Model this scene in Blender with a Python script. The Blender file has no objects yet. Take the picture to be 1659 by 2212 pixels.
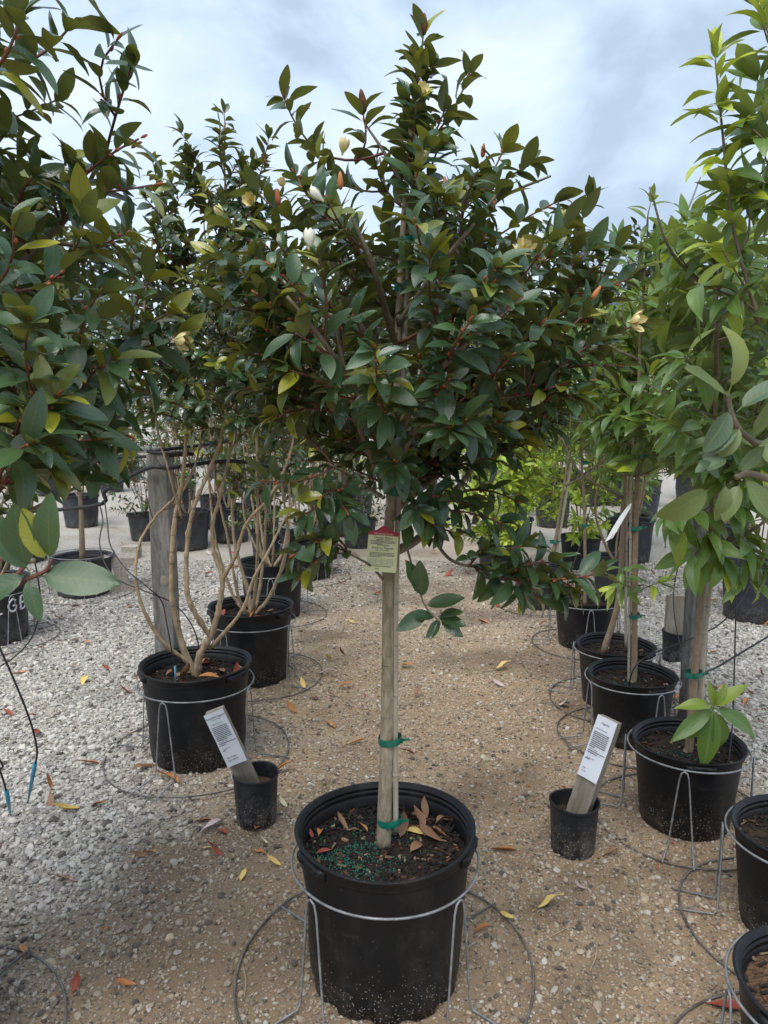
import bpy, math, random
import numpy as np
from mathutils import Vector, Matrix

R = math.radians
scene = bpy.context.scene
col = scene.collection
random.seed(7)
rng = np.random.default_rng(11)

# ------------------------------------------------------------------ camera, sky, sun, exposure
CAM_H, PITCH = 1.38, R(8.0)
FPX, CU, CV = 1579.0, 829.5, 1106.0           # focal length and centre for a 1659 x 2212 picture
cam_d = bpy.data.cameras.new('camera')
cam_d.sensor_fit = 'VERTICAL'; cam_d.sensor_height = 36.0; cam_d.sensor_width = 27.0
cam_d.lens = FPX / 2212.0 * 36.0
cam_d.clip_start = 0.02; cam_d.clip_end = 900
cam_d.dof.use_dof = True; cam_d.dof.focus_distance = 1.75; cam_d.dof.aperture_fstop = 18.0
cam = bpy.data.objects.new('camera', cam_d); col.objects.link(cam)
cam.location = (0, 0, CAM_H); cam.rotation_euler = (math.pi / 2 - PITCH, 0, 0)
scene.camera = cam
cy_ = scene.cycles
cy_.max_bounces = 6; cy_.diffuse_bounces = 3; cy_.glossy_bounces = 2; cy_.transmission_bounces = 3; cy_.caustics_reflective = False; cy_.caustics_refractive = False

SUN_EL, SUN_AZ = R(62), R(205)               # azimuth measured clockwise from +Y: over the left shoulder, behind the camera
wd = bpy.data.worlds.new('World'); scene.world = wd; wd.use_nodes = True
nt = wd.node_tree; nt.nodes.clear()
def wn(t, **k):
    n = nt.nodes.new(t)
    for a, b in k.items(): setattr(n, a, b)
    return n
w_out = wn('ShaderNodeOutputWorld'); w_bg = wn('ShaderNodeBackground')
sky = wn('ShaderNodeTexSky', sky_type='NISHITA', sun_disc=False, sun_elevation=SUN_EL, sun_rotation=SUN_AZ, dust_density=2.0)
tc = wn('ShaderNodeTexCoord')
mp = wn('ShaderNodeMapping'); mp.inputs['Scale'].default_value = (1.0, 1.0, 1.7); mp.inputs['Location'].default_value = (3.45, 1.3, 0.35)
nz = wn('ShaderNodeTexNoise'); nz.inputs['Scale'].default_value = 3.4; nz.inputs['Detail'].default_value = 6; nz.inputs['Roughness'].default_value = 0.52
nz.inputs['Distortion'].default_value = 0.35
rp = wn('ShaderNodeValToRGB')
rp.color_ramp.elements[0].position = 0.39; rp.color_ramp.elements[0].color = (0.335, 0.42, 0.53, 1)
rp.color_ramp.elements[1].position = 0.62; rp.color_ramp.elements[1].color = (0.575, 0.655, 0.745, 1)
e = rp.color_ramp.elements.new(0.5); e.color = (0.455, 0.56, 0.69, 1)
mulsky = wn('ShaderNodeMix', data_type='RGBA', blend_type='MULTIPLY'); mulsky.inputs['Factor'].default_value = 1
mulsky.inputs[7].default_value = (0.1, 0.1, 0.1, 1)
mixsky = wn('ShaderNodeMix', data_type='RGBA'); mixsky.inputs['Factor'].default_value = 0.88
L = nt.links.new
L(tc.outputs['Generated'], mp.inputs['Vector']); L(mp.outputs['Vector'], nz.inputs['Vector']); L(nz.outputs['Fac'], rp.inputs['Fac'])
L(sky.outputs['Color'], mulsky.inputs[6]); L(mulsky.outputs[2], mixsky.inputs[6]); L(rp.outputs['Color'], mixsky.inputs[7])
L(mixsky.outputs[2], w_bg.inputs['Color']); w_bg.inputs['Strength'].default_value = 0.74
L(w_bg.outputs['Background'], w_out.inputs['Surface'])

sun_d = bpy.data.lights.new('sun', 'SUN'); sun_d.energy = 1.5; sun_d.angle = R(45); sun_d.color = (1.0, 0.96, 0.9)
sun = bpy.data.objects.new('sun', sun_d); col.objects.link(sun)
sd = Vector((math.sin(SUN_AZ) * math.cos(SUN_EL), math.cos(SUN_AZ) * math.cos(SUN_EL), math.sin(SUN_EL)))
sun.rotation_euler = sd.to_track_quat('Z', 'Y').to_euler(); sun.location = (0, -3, 8)
vs = scene.view_settings
vs.view_transform = 'Standard'; vs.look = 'None'; vs.exposure = 1.20; vs.gamma = 1.0; vs.use_curve_mapping = False

# ------------------------------------------------------------------ helpers
def cross3(a, b): return np.array([a[1]*b[2]-a[2]*b[1], a[2]*b[0]-a[0]*b[2], a[0]*b[1]-a[1]*b[0]])
def ray(u, v):
    x, y = (u - CU) / FPX, (v - CV) / FPX
    return np.array([x, math.cos(PITCH) - y * math.sin(PITCH), -math.sin(PITCH) - y * math.cos(PITCH)])
def W(u, v, Y):                       # the place at distance Y seen in that direction
    d = ray(u, v); return np.array([0, 0, CAM_H]) + d * (Y / d[1])
def G(u, v, z=0.0):                   # the place at height z seen in that direction
    d = ray(u, v); return np.array([0, 0, CAM_H]) + d * ((z - CAM_H) / d[2])
def project(P):
    P = np.atleast_2d(P) - np.array([0, 0, CAM_H])
    dep = P[:, 1] * math.cos(PITCH) - P[:, 2] * math.sin(PITCH)
    dn = -P[:, 1] * math.sin(PITCH) - P[:, 2] * math.cos(PITCH)
    dep = np.where(np.abs(dep) < 1e-3, 1e-3, dep)
    return CU + FPX * P[:, 0] / dep, CV + FPX * dn / dep, dep

def tag(o, label=None, cat=None, group=None, kind=None):
    if label: o['label'] = label
    if cat: o['category'] = cat
    if group: o['group'] = group
    if kind: o['kind'] = kind
    return o
def empty(name, loc=(0, 0, 0), rz=0.0):
    o = bpy.data.objects.new(name, None); o.empty_display_size = 0.05
    o.location = tuple(loc); o.rotation_euler = (0, 0, rz); col.objects.link(o); return o
def link(name, me, parent=None, loc=None, mat4=None):
    o = bpy.data.objects.new(name, me); col.objects.link(o)
    if parent is not None: o.parent = parent
    if mat4 is not None: o.matrix_basis = mat4
    elif loc is not None: o.location = tuple(loc)
    return o

class MB:
    """collects vertices and faces for ONE mesh"""
    def __init__(self): self.v, self.f, self.a, self.n = [], [], [], 0
    def add(self, V, F, A=None):
        V = np.asarray(V, float)
        self.v.append(V); self.f.extend([tuple(int(i) + self.n for i in f) for f in F]); self.n += len(V)
        if A is not None: self.a.append(A)
        return self
    def box(self, lo, hi, M=None):
        x0, y0, z0 = lo; x1, y1, z1 = hi
        V = np.array([(x0,y0,z0),(x1,y0,z0),(x1,y1,z0),(x0,y1,z0),(x0,y0,z1),(x1,y0,z1),(x1,y1,z1),(x0,y1,z1)], float)
        if M is not None: V = V @ M[:3, :3].T + M[:3, 3]
        return self.add(V, [(0,3,2,1),(4,5,6,7),(0,1,5,4),(1,2,6,5),(2,3,7,6),(3,0,4,7)])
    def lathe(self, prof, n=48, a0=0.0, a1=2*math.pi, closed=True, wob=None):
        prof = np.asarray(prof, float); m = len(prof)
        k = n if closed else n + 1
        ang = a0 + (a1 - a0) * np.arange(k) / n
        V = np.zeros((k, m, 3))
        rr = prof[None, :, 0] * (1 + (wob(ang)[:, None] if wob is not None else 0))
        V[:, :, 0] = np.cos(ang)[:, None] * rr; V[:, :, 1] = np.sin(ang)[:, None] * rr; V[:, :, 2] = prof[None, :, 1]
        F = []
        for i in range(n):
            j = (i + 1) % k
            for q in range(m - 1): F.append((i*m+q, j*m+q, j*m+q+1, i*m+q+1))
        return self.add(V.reshape(-1, 3), F)
    def tube(self, pts, r, n=6, cap=True, closed=False):
        pts = np.asarray(pts, float); m = len(pts)
        r = np.full(m, r) if np.isscalar(r) else np.asarray(r, float)
        if closed: T = np.roll(pts, -1, 0) - np.roll(pts, 1, 0)
        else: T = np.gradient(pts, axis=0)
        T /= np.linalg.norm(T, axis=1)[:, None] + 1e-12
        up = np.array([0, 0, 1.0]) if abs(T[0][2]) < 0.9 else np.array([1.0, 0, 0])
        N = cross3(T[0], up); N /= np.linalg.norm(N)
        ang = 2 * math.pi * np.arange(n) / n
        V = []
        for i in range(m):
            N = N - T[i] * np.dot(N, T[i]); N /= np.linalg.norm(N) + 1e-12
            B = cross3(T[i], N)
            V.append(pts[i] + r[i] * (np.cos(ang)[:, None] * N + np.sin(ang)[:, None] * B))
        F = []
        for i in range(m if closed else m - 1):
            j = (i + 1) % m
            for q in range(n): F.append((i*n+q, i*n+(q+1) % n, j*n+(q+1) % n, j*n+q))
        if cap and not closed:
            F.append(tuple(range(n))[::-1]); F.append(tuple((m-1)*n+q for q in range(n)))
        return self.add(np.concatenate(V), F)
    def mesh(self, name, mat, smooth=True, sharp=None):
        me = bpy.data.meshes.new(name)
        me.from_pydata(np.concatenate(self.v).tolist() if self.v else [], [], self.f)
        mats = mat if isinstance(mat, (list, tuple)) else [mat]
        for m in mats: me.materials.append(m)
        if smooth: me.polygons.foreach_set('use_smooth', [True] * len(me.polygons))
        if self.a:
            at = me.attributes.new('lf', 'FLOAT_COLOR', 'POINT')
            at.data.foreach_set('color', np.concatenate(self.a).astype(np.float32).ravel())
        if sharp:
            me.set_sharp_from_angle(angle=sharp)
        me.update(); return me
    def build(self, name, mat, parent=None, smooth=True, loc=None, sharp=None):
        return link(name, self.mesh(name, mat, smooth, sharp), parent, loc)

def spline(P, n=6):
    """Catmull-Rom through the points"""
    P = np.asarray(P, float)
    if len(P) < 3:
        t = np.linspace(0, 1, n + 1)[:, None]; return P[0] * (1 - t) + P[-1] * t
    Q = np.vstack([2*P[0]-P[1], P, 2*P[-1]-P[-2]]); out = []
    for i in range(1, len(Q) - 2):
        for k in range(n):
            t = k / n
            out.append(0.5*((2*Q[i]) + (-Q[i-1]+Q[i+1])*t + (2*Q[i-1]-5*Q[i]+4*Q[i+1]-Q[i+2])*t*t + (-Q[i-1]+3*Q[i]-3*Q[i+1]+Q[i+2])*t**3))
    out.append(Q[-2]); return np.array(out)

_perm = np.random.default_rng(3).random((256, 256))
def vnoise(x, y):
    x = np.asarray(x, float); y = np.asarray(y, float)
    xi, yi = np.floor(x).astype(int), np.floor(y).astype(int); fx, fy = x - xi, y - yi
    fx, fy = fx*fx*(3-2*fx), fy*fy*(3-2*fy)
    g = lambda a, b: _perm[a % 256, b % 256]
    return (g(xi, yi)*(1-fx)+g(xi+1, yi)*fx)*(1-fy) + (g(xi, yi+1)*(1-fx)+g(xi+1, yi+1)*fx)*fy
def fbm(x, y, o=4): return sum(vnoise(x*2**k+17*k, y*2**k+9*k)*0.5**k for k in range(o)) / (2 - 0.5**(o-1))
def sstep(a, b, x): t = np.clip((x - a) / (b - a), 0, 1); return t*t*(3-2*t)

# ------------------------------------------------------------------ materials
class NT:
    def __init__(self, name):
        self.m = bpy.data.materials.new(name); self.m.use_nodes = True
        self.t = self.m.node_tree; self.t.nodes.clear()
        self.out = self.n('ShaderNodeOutputMaterial')
    def n(self, typ, ins=None, **k):
        n = self.t.nodes.new(typ)
        for a, b in k.items(): setattr(n, a, b)
        for a, b in (ins or {}).items():
            if isinstance(b, bpy.types.NodeSocket): self.t.links.new(b, n.inputs[a])
            else: n.inputs[a].default_value = b
        return n
    def mix(self, f, a, b, mode='MIX'):
        n = self.n('ShaderNodeMix', data_type='RGBA', blend_type=mode)
        for i, x in ((0, f), (6, a), (7, b)):
            if isinstance(x, bpy.types.NodeSocket): self.t.links.new(x, n.inputs[i])
            else: n.inputs[i].default_value = x if i == 0 else (*x[:3], 1)
        return n.outputs[2]
    def math(self, op, a, b=0.0, c=0.0, clamp=False):
        n = self.n('ShaderNodeMath', operation=op, use_clamp=clamp)
        for i, x in enumerate((a, b, c)):
            if isinstance(x, bpy.types.NodeSocket): self.t.links.new(x, n.inputs[i])
            else: n.inputs[i].default_value = x
        return n.outputs[0]
    def rng(self, x, a, b, c=0.0, d=1.0):
        n = self.n('ShaderNodeMapRange', {0: x, 1: a, 2: b, 3: c, 4: d}); n.interpolation_type = 'SMOOTHSTEP'; return n.outputs[0]
    def coord(self, scale=(1, 1, 1), what='Object'):
        t = self.n('ShaderNodeTexCoord'); m = self.n('ShaderNodeMapping', {'Vector': t.outputs[what], 'Scale': scale}); return m.outputs[0]
    def noise(self, scale, detail=4, rough=0.55, vec=None, what='Fac'):
        n = self.n('ShaderNodeTexNoise', {'Scale': scale, 'Detail': detail, 'Roughness': rough})
        if vec is not None: self.t.links.new(vec, n.inputs['Vector'])
        return n.outputs[what]
    def voro(self, scale, vec=None, feature='F1'):
        n = self.n('ShaderNodeTexVoronoi', {'Scale': scale}, feature=feature)
        if vec is not None: self.t.links.new(vec, n.inputs['Vector'])
        return n
    def bump(self, h, strength=0.3, dist=0.01):
        return self.n('ShaderNodeBump', {'Height': h, 'Strength': strength, 'Distance': dist}).outputs[0]
    def pbsdf(self, color, rough=0.5, spec=0.5, normal=None, metal=0.0, **k):
        n = self.n('ShaderNodeBsdfPrincipled')
        for key, x in (('Base Color', color), ('Roughness', rough), ('Specular IOR Level', spec), ('Metallic', metal), ('Normal', normal), *k.items()):
            if x is None: continue
            if isinstance(x, bpy.types.NodeSocket): self.t.links.new(x, n.inputs[key])
            else: n.inputs[key].default_value = (*x[:3], 1) if key == 'Base Color' else x
        return n.outputs[0]
    def done(self, sh): self.t.links.new(sh, self.out.inputs['Surface']); return self.m

M = {}
def leaf_mat(name, darks, newc, under, rough, trans, rib, ribc):
    """lf = (along, across 0..1, random, newness)"""
    k = NT(name)
    at = k.n('ShaderNodeAttribute', attribute_name='lf'); sp = k.n('ShaderNodeSeparateColor', {'Color': at.outputs['Color']})
    al, ac, rd, age = sp.outputs[0], sp.outputs[1], sp.outputs[2], at.outputs['Alpha']
    pos = k.coord(what='Object')
    nzs = k.noise(38.0, 3, 0.6, pos)
    c = k.mix(rd, darks[0], darks[1])
    c = k.mix(k.math('MULTIPLY', nzs, 0.5), c, darks[2])
    c = k.mix(age, c, newc)
    ribm = k.rng(ac, 0.10, 0.0, 0.0, rib)
    c = k.mix(ribm, c, ribc)
    vn = k.math('SINE', k.math('MULTIPLY_ADD', al, 70.0, k.math('MULTIPLY', ac, -12.0)))
    c = k.mix(k.rng(vn, 0.72, 1.0, 0.0, 0.22), c, ribc)
    edge = k.rng(ac, 0.9, 1.0, 0.0, 0.35)
    c = k.mix(edge, c, ribc)
    # blemishes, a few dull patches
    bl = k.rng(k.noise(18.0, 5, 0.65, pos), 0.62, 0.74, 0, 0.65)
    c = k.mix(bl, c, (0.12, 0.085, 0.03))
    u = k.mix(k.math('MULTIPLY', rd, 0.6), under[0], under[1]); u = k.mix(k.math('MULTIPLY', age, 0.7), u, newc); u = k.mix(ribm, u, ribc)
    geo = k.n('ShaderNodeNewGeometry')
    cc = k.mix(geo.outputs['Backfacing'], c, u)
    rg = k.math('ADD', k.math('MULTIPLY', k.noise(70.0, 2, 0.5, pos), 0.18), rough - 0.06)
    rgh = k.math('MULTIPLY_ADD', geo.outputs['Backfacing'], 0.25, rg)
    vein = k.math('SINE', k.math('MULTIPLY_ADD', al, 62.0, k.math('MULTIPLY', ac, -9.0)))
    bmp = k.bump(k.math('ADD', k.math('MULTIPLY', vein, 0.12), k.noise(120.0, 2, 0.5, pos)), 0.25, 0.002)
    sh = k.pbsdf(cc, rgh, 0.62, bmp)
    tr = k.n('ShaderNodeBsdfTranslucent', {'Color': k.mix(0.55, cc, newc)})
    mx = k.n('ShaderNodeMixShader', {0: trans, 1: sh, 2: tr.outputs[0]})
    M[name] = k.done(mx.outputs[0])
leaf_mat('magnolia_leaf', [(0.022, 0.062, 0.032), (0.058, 0.120, 0.038), (0.042, 0.096, 0.052)], (0.36, 0.35, 0.028),
         [(0.065, 0.105, 0.038), (0.100, 0.105, 0.036)], 0.19, 0.19, 0.5, (0.10, 0.15, 0.05))
leaf_mat('lance_leaf', [(0.068, 0.150, 0.032), (0.135, 0.24, 0.042), (0.085, 0.18, 0.05)], (0.52, 0.60, 0.05),
         [(0.13, 0.19, 0.085), (0.17, 0.22, 0.07)], 0.30, 0.27, 0.75, (0.22, 0.29, 0.10))
leaf_mat('lime_leaf', [(0.30, 0.46, 0.04), (0.46, 0.58, 0.05), (0.36, 0.52, 0.06)], (0.58, 0.62, 0.06),
         [(0.22, 0.30, 0.06), (0.27, 0.33, 0.07)], 0.38, 0.28, 0.5, (0.34, 0.41, 0.12))
leaf_mat('downy_leaf', [(0.065, 0.12, 0.06), (0.10, 0.16, 0.05), (0.08, 0.13, 0.09)], (0.21, 0.25, 0.04),
         [(0.16, 0.20, 0.06), (0.19, 0.21, 0.05)], 0.30, 0.22, 0.5, (0.24, 0.28, 0.09))
leaf_mat('far_leaf', [(0.022, 0.045, 0.018), (0.045, 0.075, 0.025), (0.030, 0.055, 0.025)], (0.12, 0.15, 0.03),
         [(0.05, 0.07, 0.03), (0.06, 0.08, 0.03)], 0.5, 0.15, 0.1, (0.05, 0.08, 0.03))
leaf_mat('gold_leaf', [(0.16, 0.17, 0.03), (0.22, 0.21, 0.04), (0.12, 0.15, 0.03)], (0.28, 0.24, 0.05),
         [(0.14, 0.15, 0.03), (0.18, 0.17, 0.03)], 0.5, 0.2, 0.1, (0.2, 0.2, 0.05))
def dry_mat(name, a, b, under=None):
    k = NT(name); pos = k.coord()
    c = k.mix(k.rng(k.noise(22, 4, 0.6, pos), 0.35, 0.7), a, b)
    at = k.n('ShaderNodeAttribute', attribute_name='lf'); sp = k.n('ShaderNodeSeparateColor', {'Color': at.outputs['Color']})
    c = k.mix(k.rng(sp.outputs[1], 0.12, 0.0, 0, 0.5), c, tuple(x*1.3 for x in a))
    c = k.mix(k.rng(k.noise(60, 3, 0.6, pos), 0.62, 0.75, 0, 0.6), c, (0.07, 0.035, 0.02))
    M[name] = k.done(k.pbsdf(c, 0.5, 0.35, k.bump(k.noise(90, 3, 0.5, pos), 0.3, 0.002)))
dry_mat('dry_orange', (0.40, 0.145, 0.045), (0.52, 0.24, 0.085))
dry_mat('dry_yellow', (0.66, 0.45, 0.11), (0.72, 0.55, 0.22))
dry_mat('dry_red', (0.24, 0.045, 0.028), (0.34, 0.085, 0.05))
dry_mat('dry_brown', (0.22, 0.115, 0.06), (0.33, 0.19, 0.115))
dry_mat('dry_pink', (0.52, 0.40, 0.39), (0.62, 0.50, 0.49))
dry_mat('dry_cream', (0.72, 0.64, 0.36), (0.78, 0.72, 0.50))

def simple(name, colr, rough=0.5, spec=0.5, metal=0.0, nscale=None, var=0.25, bump=0.0, vec=(1, 1, 1)):
    k = NT(name); c = colr
    pos = k.coord(vec)
    nrm = None
    if nscale:
        f = k.noise(nscale, 5, 0.6, pos)
        c = k.mix(k.rng(f, 0.3, 0.7), tuple(x*(1-var) for x in colr), tuple(min(1, x*(1+var)) for x in colr))
        if bump: nrm = k.bump(f, bump, 0.004)
    M[name] = k.done(k.pbsdf(c, rough, spec, nrm, metal)); return M[name]
simple('red_twig', (0.12, 0.042, 0.026), 0.55, nscale=40)
simple('rust_bud', (0.30, 0.075, 0.022), 0.6, nscale=60)
simple('petal', (0.78, 0.68, 0.32), 0.5, nscale=30, var=0.1)
simple('petal_white', (0.80, 0.79, 0.66), 0.5, nscale=30, var=0.08)
simple('stamen', (0.50, 0.33, 0.05), 0.6, nscale=50)
simple('green_tape', (0.008, 0.15, 0.10), 0.35, nscale=30, var=0.3)
simple('wire', (0.25, 0.26, 0.27), 0.5, metal=0.4, nscale=30, var=0.3)
simple('rusty_wire', (0.16, 0.145, 0.13), 0.6, metal=0.45, nscale=25, var=0.45)
simple('tubing', (0.014, 0.014, 0.016), 0.4, nscale=30)
simple('blue_plastic', (0.05, 0.27, 0.42), 0.4, nscale=30)
simple('paper', (0.80, 0.83, 0.88), 0.5, nscale=12, var=0.03)
simple('ink', (0.035, 0.035, 0.045), 0.7)
simple('tag_green', (0.74, 0.78, 0.45), 0.4, nscale=12, var=0.03)
simple('tag_red', (0.42, 0.018, 0.045), 0.4, nscale=12, var=0.08)
simple('white_plastic', (0.80, 0.82, 0.83), 0.4, nscale=12, var=0.04)
simple('white_paint', (0.74, 0.76, 0.78), 0.6, nscale=50, var=0.12)
simple('concrete', (0.40, 0.345, 0.29), 0.9, 0.2, nscale=60, var=0.35, bump=0.5)
simple('pellet', (0.010, 0.115, 0.072), 0.45, nscale=30, var=0.4)
simple('twig_straw', (0.42, 0.33, 0.22), 0.7, nscale=20)
simple('far_trunk', (0.12, 0.095, 0.07), 0.85, nscale=14)

def bark(name, a, b, c, vec=(6, 6, 1.6)):
    k = NT(name); pos = k.coord((1, 1, 1)); st = k.coord(vec)
    f = k.noise(16, 6, 0.65, st)
    cc = k.mix(k.rng(f, 0.3, 0.7), a, b)
    cc = k.mix(k.rng(k.noise(5, 4, 0.6, pos), 0.48, 0.7, 0, 0.7), cc, c)
    lent = k.voro(55, k.coord((1, 1, 3.5)))                           # lens-shaped pores
    cc = k.mix(k.rng(lent.outputs['Distance'], 0.16, 0.05, 0, 0.55), cc, (0.09, 0.07, 0.045))
    scar = k.rng(k.noise(3.0, 3, 0.6, k.coord((2, 2, 26))), 0.60, 0.70, 0, 0.6)
    cc = k.mix(scar, cc, (0.10, 0.075, 0.05))
    h = k.math('ADD', k.math('ADD', f, scar), k.math('MULTIPLY', k.noise(90, 3, 0.6, pos), 0.5))
    M[name] = k.done(k.pbsdf(cc, 0.8, 0.2, k.bump(h, 0.4, 0.003)))
bark('bark_main', (0.20, 0.165, 0.11), (0.40, 0.345, 0.25), (0.17, 0.17, 0.085))
bark('bark_pale', (0.26, 0.185, 0.115), (0.44, 0.34, 0.225), (0.19, 0.165, 0.085))
bark('bark_brown', (0.20, 0.145, 0.095), (0.31, 0.235, 0.165), (0.17, 0.135, 0.08))
bark('bark_limb', (0.15, 0.12, 0.09), (0.25, 0.205, 0.155), (0.11, 0.085, 0.06))
bark('bamboo', (0.33, 0.28, 0.215), (0.46, 0.41, 0.34), (0.24, 0.20, 0.15), (8, 8, 0.6))

def plastic(name, base, dust, amount):
    k = NT(name); pos = k.coord(); 
    sp = k.n('ShaderNodeSeparateXYZ', {0: pos})
    low = k.rng(sp.outputs[2], 0.20, 0.0, 0.0, 1.0)                   # splashed dirt sits low on the wall
    v = k.voro(150, pos)
    th = k.math('MULTIPLY_ADD', low, 0.20, 0.10)
    pick = k.n('ShaderNodeSeparateColor', {'Color': v.outputs['Color']}).outputs[0]
    cut = k.math('MULTIPLY_ADD', low, -0.45, 0.93 - 0.15 * amount)
    speck = k.math('MULTIPLY', k.math('LESS_THAN', v.outputs['Distance'], th), k.math('GREATER_THAN', pick, cut))
    film = k.rng(k.noise(7, 6, 0.7, k.coord((1, 1, 0.55))), 0.46, 0.80, 0, 0.22 * amount)
    film2 = k.math('MULTIPLY', k.rng(k.noise(24, 5, 0.7, pos), 0.42, 0.7), k.math('MULTIPLY', low, 0.28 * amount))
    scuff = k.rng(k.noise(5, 6, 0.75, k.coord((1, 1, 6))), 0.58, 0.72, 0, 0.16)
    c = k.mix(film, base, dust); c = k.mix(scuff, c, (0.13, 0.12, 0.115)); c = k.mix(film2, c, dust); c = k.mix(k.math('MULTIPLY', speck, 0.75), c, (0.36, 0.31, 0.25))
    r = k.math('MULTIPLY_ADD', film, 0.9, 0.40); r = k.math('MULTIPLY_ADD', k.noise(30, 3, 0.5, pos), 0.14, r)
    nb = k.bump(k.noise(3.5, 3, 0.5, pos), 0.25, 0.03)
    nb2 = k.n('ShaderNodeBump', {'Height': k.noise(140, 2, 0.5, pos), 'Strength': 0.06, 'Distance': 0.002, 'Normal': nb}).outputs[0]
    M[name] = k.done(k.pbsdf(c, r, 0.33, nb2))
plastic('pot_black', (0.0065, 0.007, 0.0085), (0.20, 0.17, 0.14), 0.7)
plastic('pot_dusty', (0.016, 0.018, 0.022), (0.24, 0.21, 0.18), 1.7)
plastic('pot_far', (0.028, 0.031, 0.038), (0.26, 0.24, 0.22), 1.0)

def soil_mat(name, a, b):
    k = NT(name); pos = k.coord()
    v = k.voro(110, pos); pc = k.n('ShaderNodeSeparateColor', {'Color': v.outputs['Color']}).outputs[1]
    c = k.mix(pc, a, b); c = k.mix(k.rng(k.noise(9, 5, 0.6, pos), 0.45, 0.7, 0, 0.7), c, tuple(x*1.7 for x in b))
    h = k.math('ADD', k.noise(55, 6, 0.7, pos), v.outputs['Distance'])
    M[name] = k.done(k.pbsdf(c, 0.9, 0.25, k.bump(h, 1.0, 0.012)))
soil_mat('soil_dark', (0.012, 0.009, 0.007), (0.045, 0.030, 0.021))
soil_mat('soil_brown', (0.045, 0.026, 0.016), (0.13, 0.075, 0.045))
simple('chip_dark', (0.022, 0.018, 0.015), 0.85, 0.3, nscale=40, var=0.6)
simple('chip_red', (0.13, 0.05, 0.025), 0.85, 0.3, nscale=40, var=0.6)
simple('chip_tan', (0.24, 0.17, 0.10), 0.85, 0.3, nscale=40, var=0.5)

def wood_mat(name, a, b, dark):
    k = NT(name); st = k.coord((26, 26, 1.1)); pos = k.coord()
    warp = k.n('ShaderNodeVectorMath', {0: st, 1: k.n('ShaderNodeVectorMath', {0: k.noise(4, 3, 0.5, pos, 'Color'), 'Scale': 3.2}, operation='SCALE').outputs[0]}, operation='ADD').outputs[0]
    g = k.noise(1.2, 7, 0.72, warp); fine = k.noise(7, 4, 0.7, st)
    c = k.mix(k.rng(g, 0.3, 0.7), a, b); c = k.mix(k.rng(fine, 0.55, 0.75, 0, 0.7), c, dark)
    c = k.mix(k.rng(k.noise(2.2, 4, 0.6, pos), 0.5, 0.75, 0, 0.45), c, (0.18, 0.15, 0.105))
    M[name] = k.done(k.pbsdf(c, 0.85, 0.2, k.bump(k.math('ADD', g, fine), 0.5, 0.003)))
wood_mat('weathered_wood', (0.10, 0.095, 0.085), (0.29, 0.28, 0.26), (0.04, 0.036, 0.03))
wood_mat('board_wood', (0.21, 0.18, 0.135), (0.34, 0.30, 0.24), (0.085, 0.07, 0.05))

# the ground: zone attribute = (pale gravel, dark damp dirt, reddish sand, moss)
def zones(x, y):
    n1 = fbm(x*1.1+5, y*1.1) - 0.5; n2 = fbm(x*3.1+40, y*3.1+7) - 0.5; n3 = fbm(x*2.3+90, y*2.3+50) - 0.5
    pale = sstep(-0.42, -1.0, x + 0.9*n1 + 0.5*n2) * sstep(1.35, 2.3, y + 1.0*n3 - 0.4*x*0) 
    pale = np.maximum(pale, sstep(1.15, 1.65, x + 0.8*n1 + 0.5*n2))
    pale = np.maximum(pale, 0.62*sstep(3.8, 6.5, y + 2*n1)); pale = np.maximum(pale, sstep(8, 12, y))
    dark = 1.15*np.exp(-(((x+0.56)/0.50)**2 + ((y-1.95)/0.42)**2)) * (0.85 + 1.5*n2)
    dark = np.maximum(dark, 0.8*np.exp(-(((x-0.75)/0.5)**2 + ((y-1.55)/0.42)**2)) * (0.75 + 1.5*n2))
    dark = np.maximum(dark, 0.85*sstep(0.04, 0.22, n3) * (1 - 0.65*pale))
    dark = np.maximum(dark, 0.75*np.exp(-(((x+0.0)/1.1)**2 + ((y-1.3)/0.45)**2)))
    red = np.exp(-(((x-0.42)/0.42)**2 + ((y-2.9)/1.3)**2)) * (0.8 + 1.2*n2)
    red = np.maximum(red, 0.6*np.exp(-(((x-0.95)/0.35)**2 + ((y-2.1)/0.35)**2)))
    moss = sstep(0.17, 0.30, fbm(x*4.0+200, y*4.0+31) - 0.5) * sstep(0.0, 0.2, n2 + 0.1)
    return np.clip(np.stack([pale, dark, red, moss], -1), 0, 1)
k = NT('ground_gravel')
pos = k.n('ShaderNodeNewGeometry').outputs['Position']
at = k.n('ShaderNodeAttribute', attribute_name='zone'); sp = k.n('ShaderNodeSeparateColor', {'Color': at.outputs['Color']})
pale, dark, red, moss = sp.outputs[0], sp.outputs[1], sp.outputs[2], at.outputs['Alpha']
wp = k.n('ShaderNodeVectorMath', {0: pos, 1: k.n('ShaderNodeVectorMath', {0: k.noise(130, 2, 0.5, pos, 'Color'), 'Scale': 0.012}, operation='SCALE').outputs[0]}, operation='ADD').outputs[0]
v1 = k.voro(105, wp); v2 = k.voro(62, pos)
c1 = k.n('ShaderNodeSeparateColor', {'Color': v1.outputs['Color']}); c2 = k.n('ShaderNodeSeparateColor', {'Color': v2.outputs['Color']})
dirt = k.mix(k.rng(k.noise(3.2, 6, 0.62, pos), 0.3, 0.7), (0.30, 0.205, 0.125), (0.47, 0.34, 0.215))
dirt = k.mix(k.math('MULTIPLY', red, 0.8), dirt, (0.40, 0.265, 0.155))
dirt = k.mix(k.math('MULTIPLY', pale, 0.85), dirt, (0.44, 0.415, 0.375))
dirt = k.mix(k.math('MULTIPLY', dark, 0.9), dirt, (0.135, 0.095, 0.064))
dirt = k.mix(k.rng(k.noise(40, 5, 0.7, pos), 0.4, 0.7, 0, 0.5), dirt, (0.16, 0.12, 0.08))
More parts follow.
